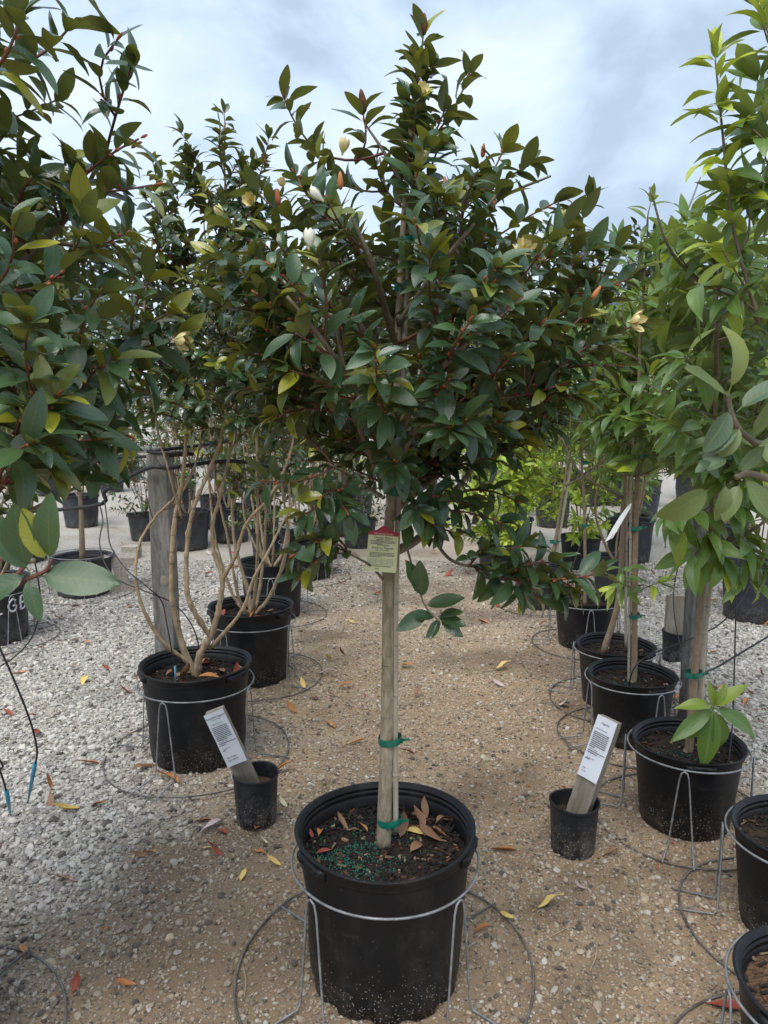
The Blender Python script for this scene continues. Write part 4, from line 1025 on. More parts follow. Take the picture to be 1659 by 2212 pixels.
# ------------------------------------------------------------------ left row: multi-stemmed magnolias
def multi(x, y, stems, label, seed, prof, shoots, indiv, group='multi-stemmed magnolias in a row', hi=True):
    t = Tree('magnolia_tree', label, 'magnolia', (x, y, 0.322), group=group, seed=seed, bark='bark_pale', hi=hi)
    t.cy = y
    for pts, r0, r1 in stems: t.limb(pts, r0*0.82, r1, 'stem', n=9, sides=9, knots=0.07)
    tips, dirs = t.env(prof, shoots, shell=0.45); t.grow(tips, dirs, 0.10, 0.20)
    return t
X1, Y1 = -0.750, 2.80
pot('big', X1, Y1, 'black pot of the nearest multi-stemmed magnolia, beside the left price board', R(0), mulch=260)
stand(X1, Y1, 'wire stand around the pot behind the left price board', R(28))
y1 = Y1
BS = (X1, Y1, 0.315)
st1 = [([BS] + wl( (409, 1433, y1), (355, 1390, y1-0.05), (316, 1330, y1-0.08), (294, 1258, y1-0.08), (300, 1179, y1-0.04), (334, 1118, y1), (377, 1075, y1), (420, 1010, y1+0.05)), 0.0105, 0.004),
       ([BS] + wl((391, 1383, y1), (373, 1294, y1-0.02), (371, 1215, y1-0.02), (378, 1118, y1), (391, 1061, y1), (400, 972, y1), (402, 860, y1), (395, 700, y1), (390, 560, y1)), 0.0165, 0.004),
       ([(X1+0.005, Y1-0.01, 0.312)] + wl((430, 1420, y1-0.02), (455, 1372, y1-0.03), (473, 1312, y1-0.03), (480, 1247, y1-0.03), (463, 1197, y1), (459, 1133, y1), (473, 1079, y1), (500, 960, y1+0.05), (520, 800, y1+0.05)), 0.019, 0.004),
       (wl((478, 1255, y1-0.03), (509, 1201, y1-0.06), (531, 1133, y1-0.08), (581, 1075, y1-0.1), (620, 1000, y1-0.1), (650, 880, y1-0.1)), 0.0095, 0.004),
       (wl((455, 1378, y1-0.03), (412, 1305, y1-0.08), (403, 1258, y1-0.08), (405, 1168, y1-0.08), (420, 1093, y1-0.08), (459, 1000, y1-0.06), (481, 929, y1-0.06), (500, 800, y1-0.04), (490, 560, y1), (486, 380, y1), (484, 270, y1)), 0.0135, 0.003),
       (wl((455, 1400, y1-0.02), (520, 1323, y1-0.08), (549, 1247, y1-0.1), (581, 1190, y1-0.1), (620, 1110, y1-0.06), (680, 1000, y1), (700, 880, y1)), 0.0095, 0.0035),
       (wl((392, 1120, y1), (365, 1020, y1-0.05), (345, 950, y1-0.06), (330, 860, y1-0.08), (310, 700, y1-0.1), (330, 520, y1)), 0.006, 0.003),
       (wl((376, 1090, y1), (420, 1010, y1+0.1), (440, 900, y1+0.2), (460, 700, y1+0.25), (440, 480, y1+0.2)), 0.006, 0.003)]
t = multi(X1, Y1, st1, 'multi-stemmed magnolia with bare pale stems, nearest of the left row', 21,
          [(1.36, -0.90, -0.32, 0.25), (1.5, -1.0, -0.22, 0.34), (1.78, -1.03, -0.20, 0.38), (2.0, -0.98, -0.27, 0.34), (2.2, -0.85, -0.40, 0.22), (2.38, -0.70, -0.50, 0.08)], 165, 300)
for u, v, d in ((484, 245, (0, 0, 1)), (402, 340, (-0.2, 0, 1)), (545, 350, (0.3, 0, 1)), (350, 420, (-0.5, 0, 0.9)), (330, 350, (-0.4, 0, 1)), (580, 300, (0.2, 0, 1)), (300, 560, (-1, 0, 0.4)), (290, 660, (-1, 0, 0.1))):
    t.shoot(W(u, v, y1), d, 0.17)
for i in range(26):                                        # fine bare twigs low in the crown
    j = int(t.r.integers(30, len(t.P)*0.25)); p = t.P[j]
    if not 0.9 < p[2] < 1.5: continue
    e_ = p + np.array([t.r.normal(0, 0.10), t.r.normal(0, 0.08), t.r.uniform(0.1, 0.28)])
    t.parts[t.I[j]][2].tube(spline(U([p, (p+e_)/2 + t.r.normal(size=3)*0.02, e_]), 4) - t.base, [0.0022, 0.002, 0.0019, 0.0017, 0.0015, 0.0014, 0.0012, 0.001, 0.0008], 4)
flower(t, W(610, 402, y1-0.1), (0, -0.8, 0.5), 0.04, 0.6); flower(t, W(478, 470, y1-0.3), (-0.3, -0.3, 1), 0.05, 0.15)
for u, v in ((600, 950), (640, 1000), (560, 920), (520, 900), (440, 880), (680, 960), (330, 880), (420, 930), (470, 960), (610, 890)): t.shoot(W(u, v, y1-0.1+0.002*(u % 60)), (0.4*math.sin(u), -0.3, -0.1), 0.13)
t.finish(300)

def generic_stems(x, y, z0, n, spread, top, seed, r0=0.014):
    r = np.random.default_rng(seed); out = []
    for i in range(n):
        a = 6.28*i/n + r.normal(0, 0.3); s = spread*r.uniform(0.6, 1.1); c, q = math.cos(a), math.sin(a)*0.8
        p = [(x, y, z0-0.01), (x+c*s*0.35, y+q*s*0.35, z0+0.12), (x+c*s*0.6+r.normal(0, .02), y+q*s*0.6, z0+0.4), (x+c*s*0.7+r.normal(0, .03), y+q*s*0.7, z0+0.75), (x+c*s*0.95, y+q*s*0.95, z0+1.15), (x+c*s*0.9, y+q*s*0.9, top*r.uniform(0.85, 1))]
        out.append((p, r0*r.uniform(0.7, 1.15), 0.003))
    return out
rowL = [(-0.685, 3.66, 'second multi-stemmed magnolia of the left row, just behind the nearest one', 'black pot just behind the nearest pot of the left row', 'wire stand around the second pot of the left row', 80, 220),
        (-0.75, 4.80, 'third multi-stemmed magnolia of the left row', 'third black pot of the left row, mostly hidden by nearer pots', 'wire stand around the third pot of the left row', 75, 120),
        (-0.64, 5.92, 'fourth multi-stemmed magnolia of the left row', 'fourth black pot of the left row, with a tree of yellowing leaves', 'wire stand around the fourth pot of the left row', 70, 60)]
for i, (x, y, lb, lp, ls, ns, ind) in enumerate(rowL):
    pot('big', x, y, lp, R(30*i), mulch=160); stand(x, y, ls, R(20+31*i))
    t = multi(x, y, generic_stems(x, y, 0.322, 6, 0.30, 2.1, 50+i), lb, 60+i,
              [(0.98, x-0.20, x+0.24, 0.2), (1.2, x-0.32, x+0.34, 0.3), (1.5, x-0.40, x+0.42, 0.36), (1.85, x-0.42, x+0.44, 0.38), (2.1, x-0.32, x+0.34, 0.28), (2.35, x-0.12, x+0.14, 0.1)], ns, ind, hi=i < 1)
    t.finish(ind, buds=i < 1)

# ------------------------------------------------------------------ big magnolia leaning into the picture from the left
XL, YL = -1.06, 1.35
pot('big', XL, YL, 'black pot just outside the left edge, under the nearest dark magnolia', R(20)); stand(XL, YL, 'wire stand whose base ring shows in the bottom left corner', R(30))
t = Tree('magnolia_tree', 'close dark magnolia reaching in from the left edge', 'magnolia', (XL, YL, 0.322), seed=33)
t.sp = dict(t.sp, ln=(0.054, 0.092))
t.cy = YL
t.limb([(XL, YL, 0.318), (XL+0.02, YL, 0.8), (XL+0.01, YL, 1.2), (XL+0.05, YL-0.02, 1.7), (XL+0.08, YL, 2.15), (XL+0.10, YL, 2.42)], 0.024, 0.003, 'trunk', sides=12, knots=0.01)
for pts in [((-1.05, 1.35, 1.0), (-0.85, 1.2, 1.1), (-0.60, 1.0, 1.18), (-0.42, 0.86, 1.20)), ((-1.05, 1.35, 1.15), (-0.8, 1.35, 1.25), (-0.6, 1.40, 1.38), (-0.46, 1.4, 1.48)),
            ((-1.05, 1.35, 1.2), (-0.9, 1.1, 1.35), (-0.68, 0.98, 1.5), (-0.55, 0.95, 1.62)), ((-1.04, 1.35, 1.35), (-0.82, 1.42, 1.55), (-0.6, 1.42, 1.72), (-0.5, 1.4, 1.85)),
            ((-1.03, 1.35, 1.5), (-0.86, 1.22, 1.68), (-0.66, 1.16, 1.84), (-0.58, 1.15, 2.0)), ((-1.0, 1.35, 1.75), (-0.85, 1.4, 1.95), (-0.7, 1.42, 2.1)), ((-1.05, 1.35, 1.2), (-1.1, 1.6, 1.5), (-1.1, 1.7, 1.8)),
            ((-1.05, 1.35, 1.3), (-1.35, 1.3, 1.6), (-1.45, 1.3, 1.9)), ((-1.03, 1.35, 1.6), (-1.1, 1.05, 1.9), (-1.1, 0.95, 2.1)), ((-1.05, 1.35, 1.05), (-0.85, 1.5, 1.12), (-0.66, 1.62, 1.22))]:
    t.limb(pts, 0.0105, 0.003)
tips, dirs = t.env([(1.10, -1.45, -0.70, 0.36), (1.25, -1.6, -0.56, 0.46), (1.4, -1.65, -0.50, 0.5), (1.6, -1.65, -0.46, 0.5), (1.8, -1.62, -0.48, 0.46), (2.0, -1.5, -0.56, 0.40), (2.2, -1.35, -0.70, 0.3), (2.4, -1.1, -0.85, 0.1)], 320, shell=0.42)
t.grow(tips, dirs, 0.10, 0.18)
for (u, v, y, d, l) in [(285, 140, 1.35, (0.4, 0, 1), 0.16), (250, 90, 1.30, (0.7, 0, 0.6), 0.14), (300, 300, 1.3, (0.9, 0, 0.4), 0.16), (330, 400, 1.3, (1, 0, 0.2), 0.16), (150, 60, 1.25, (0.6, 0, 0.8), 0.15), (40, 40, 1.1, (0.2, 0, 1), 0.14),
                        (360, 680, 1.35, (0.9, -0.1, 0.4), 0.18), (320, 610, 1.35, (0.6, -0.1, 0.8), 0.16), (385, 730, 1.35, (1, -0.1, 0.2), 0.14), (300, 800, 1.3, (1, -0.2, 0.1), 0.16), (270, 940, 1.25, (0.9, -0.2, -0.2), 0.16), (120, 860, 1.0, (0.6, -0.4, 0.5), 0.15),
                        (60, 960, 0.95, (0.6, -0.4, 0.3), 0.15), (180, 1040, 1.2, (0.9, -0.1, -0.2), 0.14), (230, 1000, 1.3, (1, 0, -0.1), 0.14), (210, 640, 1.15, (0.6, -0.5, 0.6), 0.16), (60, 700, 0.95, (0.4, -0.6, 0.5), 0.16), (30, 500, 1.0, (0.3, -0.4, 0.8), 0.15), (100, 1000, 1.1, (0.6, -0.3, 0.1), 0.15), (200, 950, 1.2, (0.8, -0.2, 0.0), 0.15), (30, 1040, 1.05, (0.5, -0.3, -0.1), 0.13), (250, 880, 1.3, (0.9, -0.1, 0.1), 0.15), (60, 880, 1.0, (0.5, -0.4, 0.3), 0.15), (150, 910, 1.15, (0.7, -0.3, 0.2), 0.15), (240, 780, 1.2, (0.8, -0.3, 0.3), 0.15), (90, 790, 1.05, (0.5, -0.5, 0.4), 0.15), (180, 480, 1.15, (0.5, -0.3, 0.8), 0.17)]:
    t.shoot(W(u, v, y), d, l)
# the closest spray, four broad leaves with drops
t.limb([(-0.50, 0.92, 1.19), (-0.43, 0.86, 1.20), W(10, 1275, 0.80), W(62, 1250, 0.785), W(100, 1232, 0.78), W(112, 1208, 0.78)], 0.0032, 0.0020)
t.parts[-1][2], t.parts[-1][1] = t.parts[-1][1], MB()
for (u, v, du, dv, nrm, ln, var, age) in [(88, 1243, 178, 20, (0.05, -0.8, 0.55), 0.092, 1, 0.10), (108, 1210, -2, -122, (-0.25, -0.95, 0.1), 0.076, 7, 0.05), (98, 1210, -40, -85, (0.55, -0.75, 0.2), 0.062, 1, 0.8), (55, 1228, -20, -110, (0.1, -0.9, 0.35), 0.075, 5, 0.05),
                                         (62, 1232, -75, -100, (0.2, -0.7, 0.6), 0.08, 6, 0.1), (55, 1240, -85, 60, (0, -0.8, 0.6), 0.08, 7, 0.15), (60, 1250, 15, 62, (0.3, -0.8, 0.3), 0.05, 0, 0.0)]:
    a = W(u, v, 0.78); b = W(u+du, v+dv, 0.775); t.leaves.append((a-t.base, frame(b-a, U(nrm)), ln, 'flat', var, 0.75, age))
flower(t, W(378, 735, 1.33), (0.9, -0.3, -0.1), 0.042, 0.6)
def clear_left(p, ax):
    u, v, d = project(p + ax*0.6)
    u, v = u[0], v[0]
    if v > 1075 and u > 0 and d[0] > 0.9: return True
    return d[0] < 0.60 or (u > 300 and v > 900) or (u > 345 and v < 560) or u > 425 or (v < 330 and u > 225 + v*0.27 and not (230 < u < 305 and 60 < v < 240)) or (d[0] < 0.82 and v > 980 and not (u < 265))
t.finish(300, avoid=clear_left)

# ------------------------------------------------------------------ right row: young trees with long leaves
RP = [(0.868, 1.26), (1.112, 1.79), (1.02, 2.32), (1.045, 2.95), (1.095, 3.33), (1.18, 4.18), (1.10, 5.05)]
names = ['in the bottom right corner, its soil reddish brown', 'cut by the right edge, green pellets on its soil', 'under a drooping leafy sprig', 'behind the right price board',
         'two behind the right price board, with two trunks', 'farther up the right row, one staked trunk', 'farthest of the right row, with a leaning trunk']
for i, (x, y) in enumerate(RP):
    pot('mid', x, y, 'black pot ' + names[i], R(25*i+10), 'pot_black' if i < 6 else 'pot_dusty', 'soil_brown' if i in (0,) else 'soil_dark', 26 if i not in (0, 1) else 0, 150)
    stand(x, y, 'wire stand around the black pot ' + names[i], R([40, 25, 20, 60, 15, 40, 30][i]), 'mid')
def slim(i, label, trunks, prof, shoots, indiv, seed, sp='lance', bark='bark_brown', hi=True, bend=None, limbs=4, shell=0.42, group='slim young trees of the right row'):
    x, y = RP[i]; t = Tree('young_tree', label, sp, (x, y, 0.238), group=group, seed=seed, bark=bark, hi=hi); t.cy = y
    r = t.r
    for pts, r0, r1 in trunks:
        t.limb(pts, r0, r1, 'trunk', sides=10, knots=0.015)
        for k_ in range(limbs):
            f = 0.5 + 0.42*k_/max(1, limbs-1); j = int(f*(len(pts)-1)); p = U(pts[j], float)*(1-(f*(len(pts)-1)-j)) + U(pts[min(j+1, len(pts)-1)], float)*(f*(len(pts)-1)-j)
            a = r.random()*6.28; e_ = p + U([math.cos(a)*0.3, math.sin(a)*0.3, 0.28]); m_ = (p+e_)/2 + U([math.cos(a)*0.05, math.sin(a)*0.05, -0.03])
            t.limb([p, m_, e_], 0.007, 0.0025)
    tips, dirs = t.env(prof, shoots, shell=shell, up=0.45); t.grow(tips, dirs, 0.09, 0.18)
    return t
# corner tree: only a near branch with rounded blue-green leaves shows
x, y = RP[0]
t = Tree('young_tree', 'close rounded-leaf branch reaching in from the right edge', 'downy', (x, y, 0.238), seed=71, bark='bark_brown'); t.cy = y
t.limb([(x, y, 0.235), (x+0.01, y, 0.7), (x-0.02, y, 1.2), (x, y, 1.7), (x, y, 2.1)], 0.014, 0.003, 'trunk', sides=10)
t.limb([(x-0.01, y, 1.0), (0.70, 1.05, 1.18), (0.50, 0.80, 1.27), tuple(W(1640, 1028, 0.72)), tuple(W(1590, 1030, 0.70))], 0.006, 0.0028)
t.limb([(x-0.02, y, 1.15), (0.70, 1.05, 1.30), (0.52, 0.85, 1.34), tuple(W(1659, 960, 0.74)), tuple(W(1615, 945, 0.72)), tuple(W(1585, 905, 0.72)), tuple(W(1572, 850, 0.72))], 0.005, 0.002)
t.limb([(x, y, 1.5), (0.8, 1.2, 1.7), (0.75, 1.2, 1.85)], 0.005, 0.002)
for (u, v, du, dv, nrm, ln, var, rd, age) in [(1560, 1035, -60, -35, (0.1, -0.7, 0.7), 0.040, 1, 0.2, 0.0), (1540, 1050, -120, 90, (0.5, -0.8, 0.2), 0.068, 2, 0.8, 0.55), (1575, 990, -65, 25, (-0.2, -0.7, 0.7), 0.042, 3, 0.1, 0.0), (1565, 1040, -2, 75, (0.2, -0.9, 0.2), 0.045, 4, 0.6, 0.3),
                       (1600, 1040, -35, 85, (-0.6, -0.7, 0.2), 0.046, 5, 0.9, 0.4), (1605, 1028, 45, 80, (0.3, -0.9, 0.3), 0.052, 6, 0.7, 0.35), (1620, 1020, 45, -55, (0.2, -0.6, 0.7), 0.048, 7, 0.5, 0.2), (1590, 1022, 55, -40, (0.1, -0.7, 0.6), 0.042, 8, 0.3, 0.1),
                       (1650, 1035, 10, 90, (-0.3, -0.9, 0.2), 0.05, 0, 0.4, 0.3), (1578, 860, -95, -45, (0.1, -0.5, 0.85), 0.066, 1, 0.4, 0.3), (1572, 850, 60, -150, (0.6, -0.7, 0.3), 0.075, 2, 0.7, 0.6), (1580, 880, -60, 110, (0.4, -0.8, 0.4), 0.055, 3, 0.1, 0.0),
                       (1600, 920, -35, 60, (0.2, -0.8, 0.4), 0.04, 4, 0.5, 0.2), (1590, 890, 80, -60, (-0.2, -0.5, 0.8), 0.066, 5, 0.2, 0.05), (1620, 945, 40, -70, (0.3, -0.8, 0.4), 0.045, 6, 0.7, 0.5), (1600, 925, -90, 50, (0.2, -0.7, 0.6), 0.05, 7, 0.0, 0.0), (1635, 950, 30, 60, (0.1, -0.9, 0.2), 0.045, 8, 0.8, 0.3)]:
    yy_ = 0.70; a = W(u, v, yy_); b = W(u+du, v+dv, yy_-0.01); t.leaves.append((a-t.base, frame(b-a, U(nrm)), ln*0.92, 'downy', var, rd, age))
t.grow(*t.env([(1.5, 0.75, 1.2, 0.3), (1.8, 0.72, 1.2, 0.35), (2.1, 0.8, 1.1, 0.2)], 14, shell=0.4))
t.finish(120, buds=False)

x, y = RP[1]
t = slim(1, 'tall slim tree at the right edge with lime-green new leaves at its top', [([(x, y, 0.235), (x+0.02, y, 0.8), (x, y, 1.3), (x-0.03, y, 1.8), (x-0.06, y, 2.35), (x-0.08, y, 2.62)], 0.015, 0.003)],
         [(1.42, 0.82, 1.4, 0.24), (1.65, 0.78, 1.5, 0.34), (1.9, 0.80, 1.45, 0.32), (2.2, 0.90, 1.3, 0.24), (2.6, 1.0, 1.15, 0.08)], 40, 200, 81)
sprout = spline(U([W(1640, 700, 1.84), W(1590, 520, 1.82), W(1572, 400, 1.80), W(1562, 300, 1.80), W(1552, 200, 1.80), W(1545, 130, 1.80)]), 6)
t.limb(sprout[::6], 0.005, 0.0018)
t.leaf_along(sprout, 0.34, 0.8, 0.72, new=0.95); t.leaf_along(sprout[:22], 0.25, 0.7, 0.9, new=0.35)
t.leaf_along(sprout, 0.30, 0.6, 0.6, new=1.0)
for u, v, d, nw in ((1655, 60, (-0.3, 0, 1), 0.8), (1645, 20, (-0.1, 0, 1), 0.6), (1600, 420, (-0.6, -0.1, 0.7), 0.5), (1640, 300, (-0.4, 0, 0.8), 0.1), (1560, 540, (-0.6, 0, 0.7), 0.3), (1500, 610, (-0.9, 0, 0.4), 0.05), (1600, 640, (-0.5, -0.3, 0.6), 0.1), (1640, 180, (-0.4, 0, 0.9), 0.2)):
    t.shoot(W(u, v, 1.82), d, 0.17, new=nw)
t.finish(220, buds=False, avoid=lambda p, ax: (lambda uvd: (uvd[0][0] < 1440 and uvd[1][0] < 1000) or (uvd[0][0] < 1460+0*uvd[1][0] and uvd[1][0] < 420) or uvd[1][0] > 1150)(project(p+ax*0.8)))

x, y = RP[2]
t = slim(2, 'slim tree tied to a split stake, right of the right price board', [([(x, y, 0.235), W(1490, 1600, y), W(1505, 1400, y), W(1520, 1250, y), W(1535, 1120, y), W(1545, 900, y), W(1550, 700, y), W(1545, 560, y)], 0.0165, 0.003)],
         [(1.12, 0.90, 1.32, 0.18), (1.22, 0.80, 1.45, 0.30), (1.45, 0.74, 1.5, 0.36), (1.75, 0.76, 1.45, 0.34), (1.95, 0.85, 1.3, 0.2), (2.08, 0.95, 1.15, 0.08)], 60, 250, 82)
low = U([W(1488, 1580, y-0.02), W(1520, 1530, y-0.12), W(1542, 1530, y-0.16)])
t.limb(low, 0.004, 0.002)
for (du, dv, nrm, ln, var) in [(-95, 70, (0.2, -0.8, 0.6), 0.18, 2), (-60, 130, (0.6, -0.7, 0.2), 0.18, 4), (-20, 190, (-0.3, -0.9, 0.1), 0.21, 1), (40, 150, (0.2, -0.95, 0.2), 0.20, 5), (90, 40, (-0.2, -0.5, 0.8), 0.17, 3), (-10, -80, (0.1, -0.9, 0.3), 0.10, 7), (75, -55, (-0.3, -0.6, 0.7), 0.13, 8), (-95, -20, (0.3, -0.6, 0.7), 0.13, 6), (55, -85, (-0.3, -0.9, 0.2), 0.09, 0)]:
    a = W(1540, 1528, y-0.16); b = W(1540+du, 1528+dv, y-0.20); t.leaves.append((a-t.base, frame(b-a, U(nrm)), ln, 'lance', var, 0.5, 0.12 if dv > 0 else 0.25))
for u, v, d in ((1470, 1130, (-0.6, -0.4, -0.3)), (1530, 1150, (0.1, -0.7, -0.5)), (1600, 1160, (0.5, -0.5, -0.3)), (1645, 1210, (0.7, -0.3, -0.4)), (1500, 1200, (-0.4, -0.4, -0.7)), (1440, 1110, (-0.8, -0.3, -0.2)), (1620, 1255, (0.5, -0.3, -0.6)), (1580, 1090, (0.2, -0.7, 0.1)), (1655, 1120, (0.7, -0.4, 0.1)), (1560, 1200, (0.1, -0.5, -0.8))): t.shoot(W(u, v, 2.2), d, 0.10, size=1.1)
tape(t.o, t.base, W(1493, 1455, y)+U([0.008, 0, 0]), 0.028, 0.022); tape(t.o, t.base, W(1528, 1240, y)+U([0.008, 0, 0]), 0.026, 0.02)
t.finish(260, buds=False, avoid=lambda p, ax: (lambda uvd: (uvd[1][0] > 1310 and uvd[1][0] < 1450) or (uvd[0][0] < 1400) or (uvd[1][0] > 1450 and uvd[2][0] > 2.32))(project(p+ax*0.8)))
stake([W(1512, 1600, y+0.02), W(1520, 1400, y+0.02), W(1540, 1200, y+0.02), W(1555, 950, y+0.02)], 0.009, 'split cane tied to the slim tree right of the right price board')

x, y = RP[3]
t = slim(3, 'straight slim tree with a white hanging tag, second behind the right price board', [([(x, y, 0.235), W(1370, 1440, y), W(1372, 1200, y), W(1378, 1000, y), W(1380, 850, y), W(1385, 700, y), W(1395, 560, y), W(1400, 470, y)], 0.0155, 0.003)],
         [(1.12, 0.90, 1.35, 0.2), (1.3, 0.80, 1.5, 0.34), (1.55, 0.78, 1.6, 0.38), (1.8, 0.84, 1.6, 0.36), (2.0, 0.90, 1.5, 0.28), (2.15, 1.0, 1.3, 0.12)], 84, 260, 83)
for u, v, d in ((1330, 1270, (-0.8, -0.3, -0.2)), (1345, 1230, (-0.3, -0.6, 0.2)), (1420, 1260, (0.5, -0.5, 0.3)), (1405, 440, (0.1, 0, 1)), (1470, 500, (0.3, 0, 0.9)), (1345, 520, (-0.4, 0, 0.9))): t.shoot(W(u, v, y-0.08), d, 0.08, size=0.75)
for v in (1330, 1140, 985): tape(t.o, t.base, W(1371 + (1330-v)*0.02, v, y), 0.022, 0.018)
t.finish(260, buds=False, avoid=lambda p, ax: (lambda uvd: 1020 < uvd[1][0] < 1215 or uvd[1][0] > 1330)(project(p+ax*0.7)))
stake([W(1358, 1490, y+0.01), W(1362, 1200, y+0.01), W(1368, 900, y+0.01)], 0.006, 'thin dark cane beside the straight slim tree with a white hanging tag')
# its tag
m_ = MB(); P_ = [W(1362, 1088, y-0.03), W(1355, 1100, y-0.035), W(1345, 1115, y-0.04), W(1330, 1140, y-0.045), W(1316, 1166, y-0.05)]
pt2 = tag(empty('plant_tag', P_[0]), 'white strip tag tied to a slim tree of the right row', 'plant tag')
V = []
for i, p in enumerate(P_):
    w_ = [0.004, 0.014, 0.017, 0.018, 0.018][i]; o_ = U([w_*0.85, -0.004, w_*0.5]); V += [p-o_-P_[0], p+o_-P_[0]]
m_.add(V, [(2*i, 2*i+1, 2*i+3, 2*i+2) for i in range(4)]).build('strip', M['white_plastic'], pt2)
pm = MB()
for k_ in range(2):
    for s in range(7):
        a = U(P_[3])*(0.6-0.09*s) + U(P_[4])*(0.4+0.09*s) - P_[0] + U([0.010-0.012*k_, -0.007, 0.003-0.006*k_]); pm.tube([a, a+U([-0.0035, -0.0006, -0.0055])], 0.0008, 4)
pm.build('small_print', M['ink'], pt2)

x, y = RP[4]
t = slim(4, 'pair of slim trunks in one pot, third behind the right price board', [([(x-0.06, y, 0.235), W(1335, 1300, y), W(1345, 1150, y), W(1352, 1000, y), W(1350, 850, y), W(1345, 650, y)], 0.0165, 0.003)],
         [(1.2, 0.85, 1.4, 0.24), (1.45, 0.75, 1.6, 0.36), (1.8, 0.8, 1.6, 0.36), (2.05, 0.95, 1.4, 0.15)], 60, 120, 84)
t.finish(120, buds=False)
stake([W(1352, 1400, y+0.01), W(1352, 1200, y+0.01), W(1352, 950, y+0.01)], 0.007, 'thin cane in the pot with two slim trunks')
x, y = RP[5]
t = slim(5, 'single slim tree farther up the right row, tied with green tape', [([(x, y, 0.235), W(1264, 1250, y), W(1262, 1100, y), W(1255, 950, y), W(1260, 800, y), W(1260, 650, y)], 0.012, 0.003)],
         [(1.12, 0.9, 1.4, 0.2), (1.4, 0.85, 1.55, 0.36), (1.8, 0.9, 1.6, 0.36), (2.05, 1.0, 1.4, 0.15)], 55, 80, 85)
for v in (1210, 1135, 1000): tape(t.o, t.base, W(1263, v, y), 0.018, 0.014)
t.finish(80, buds=False)
x, y = RP[6]
t = slim(6, 'slim tree with a leaning trunk and leaning cane, farthest of the right row', [([(x+0.02, y, 0.235), W(1195, 1190, y), W(1210, 1100, y), W(1225, 1000, y), W(1240, 850, y), W(1250, 700, y)], 0.014, 0.003)],
         [(1.3, 1.0, 1.5, 0.2), (1.5, 0.95, 1.7, 0.36), (1.85, 1.0, 1.7, 0.36), (2.05, 1.1, 1.5, 0.15)], 50, 40, 86, hi=False)
tape(t.o, t.base, W(1197, 1170, y), 0.03, 0.02); t.finish(40, buds=False)
stake([W(1200, 1205, y+0.01), W(1218, 1100, y+0.01), W(1234, 1000, y+0.01)], 0.010, 'leaning cane in the farthest pot of the right row')

# ------------------------------------------------------------------ lime-green shrubs and the plants behind
def shrub(x, y, label, potlabel, seed, h=1.15, rad=0.34, sp='lime', n=60, indiv=60, hi=False, kind='mid', z0=0.24, group='lime-green shrubs', bottom=0.08, pm='pot_far'):
    pot(kind, x, y, potlabel, R(seed*13), pm, mulch=0)
    t = Tree('leafy_shrub', label, sp, (x, y, z0), cat='shrub', group=group, seed=seed, bark='bark_brown', hi=hi); t.cy = y
    for i in range(6):
        a = 6.28*i/6 + t.r.normal(0, 0.2); s = rad*t.r.uniform(0.4, 0.8)
        t.limb([(x, y, z0-0.01), (x+math.cos(a)*s*0.4, y+math.sin(a)*s*0.4, z0+h*0.35), (x+math.cos(a)*s, y+math.sin(a)*s, z0+h*0.8)], 0.006, 0.002, 'stem', n=4, sides=5)
    t.grow(*t.env([(z0+bottom, x-rad*0.8, x+rad*0.8, rad*0.8), (z0+h*0.35, x-rad, x+rad, rad), (z0+h*0.75, x-rad*0.9, x+rad*0.9, rad*0.9), (z0+h, x-rad*0.35, x+rad*0.35, rad*0.3)], n, shell=0.5), 0.10, 0.18)
    t.finish(indiv, buds=False)
shrub(0.95, 5.95, 'lime-green shrub nearest the path, left of the other two', 'pot of the lime-green shrub nearest the path', 91, 1.30, 0.50, n=180, indiv=160)
shrub(1.72, 6.3, 'lime-green shrub partly behind the slim trunks', 'pot of the lime-green shrub behind the slim trunks', 92, 1.35, 0.40, n=110, indiv=60)
shrub(1.35, 7.4, 'lime-green shrub farther back between two others', 'pot of the lime-green shrub farther back', 93, 1.5, 0.45, n=100, indiv=0)

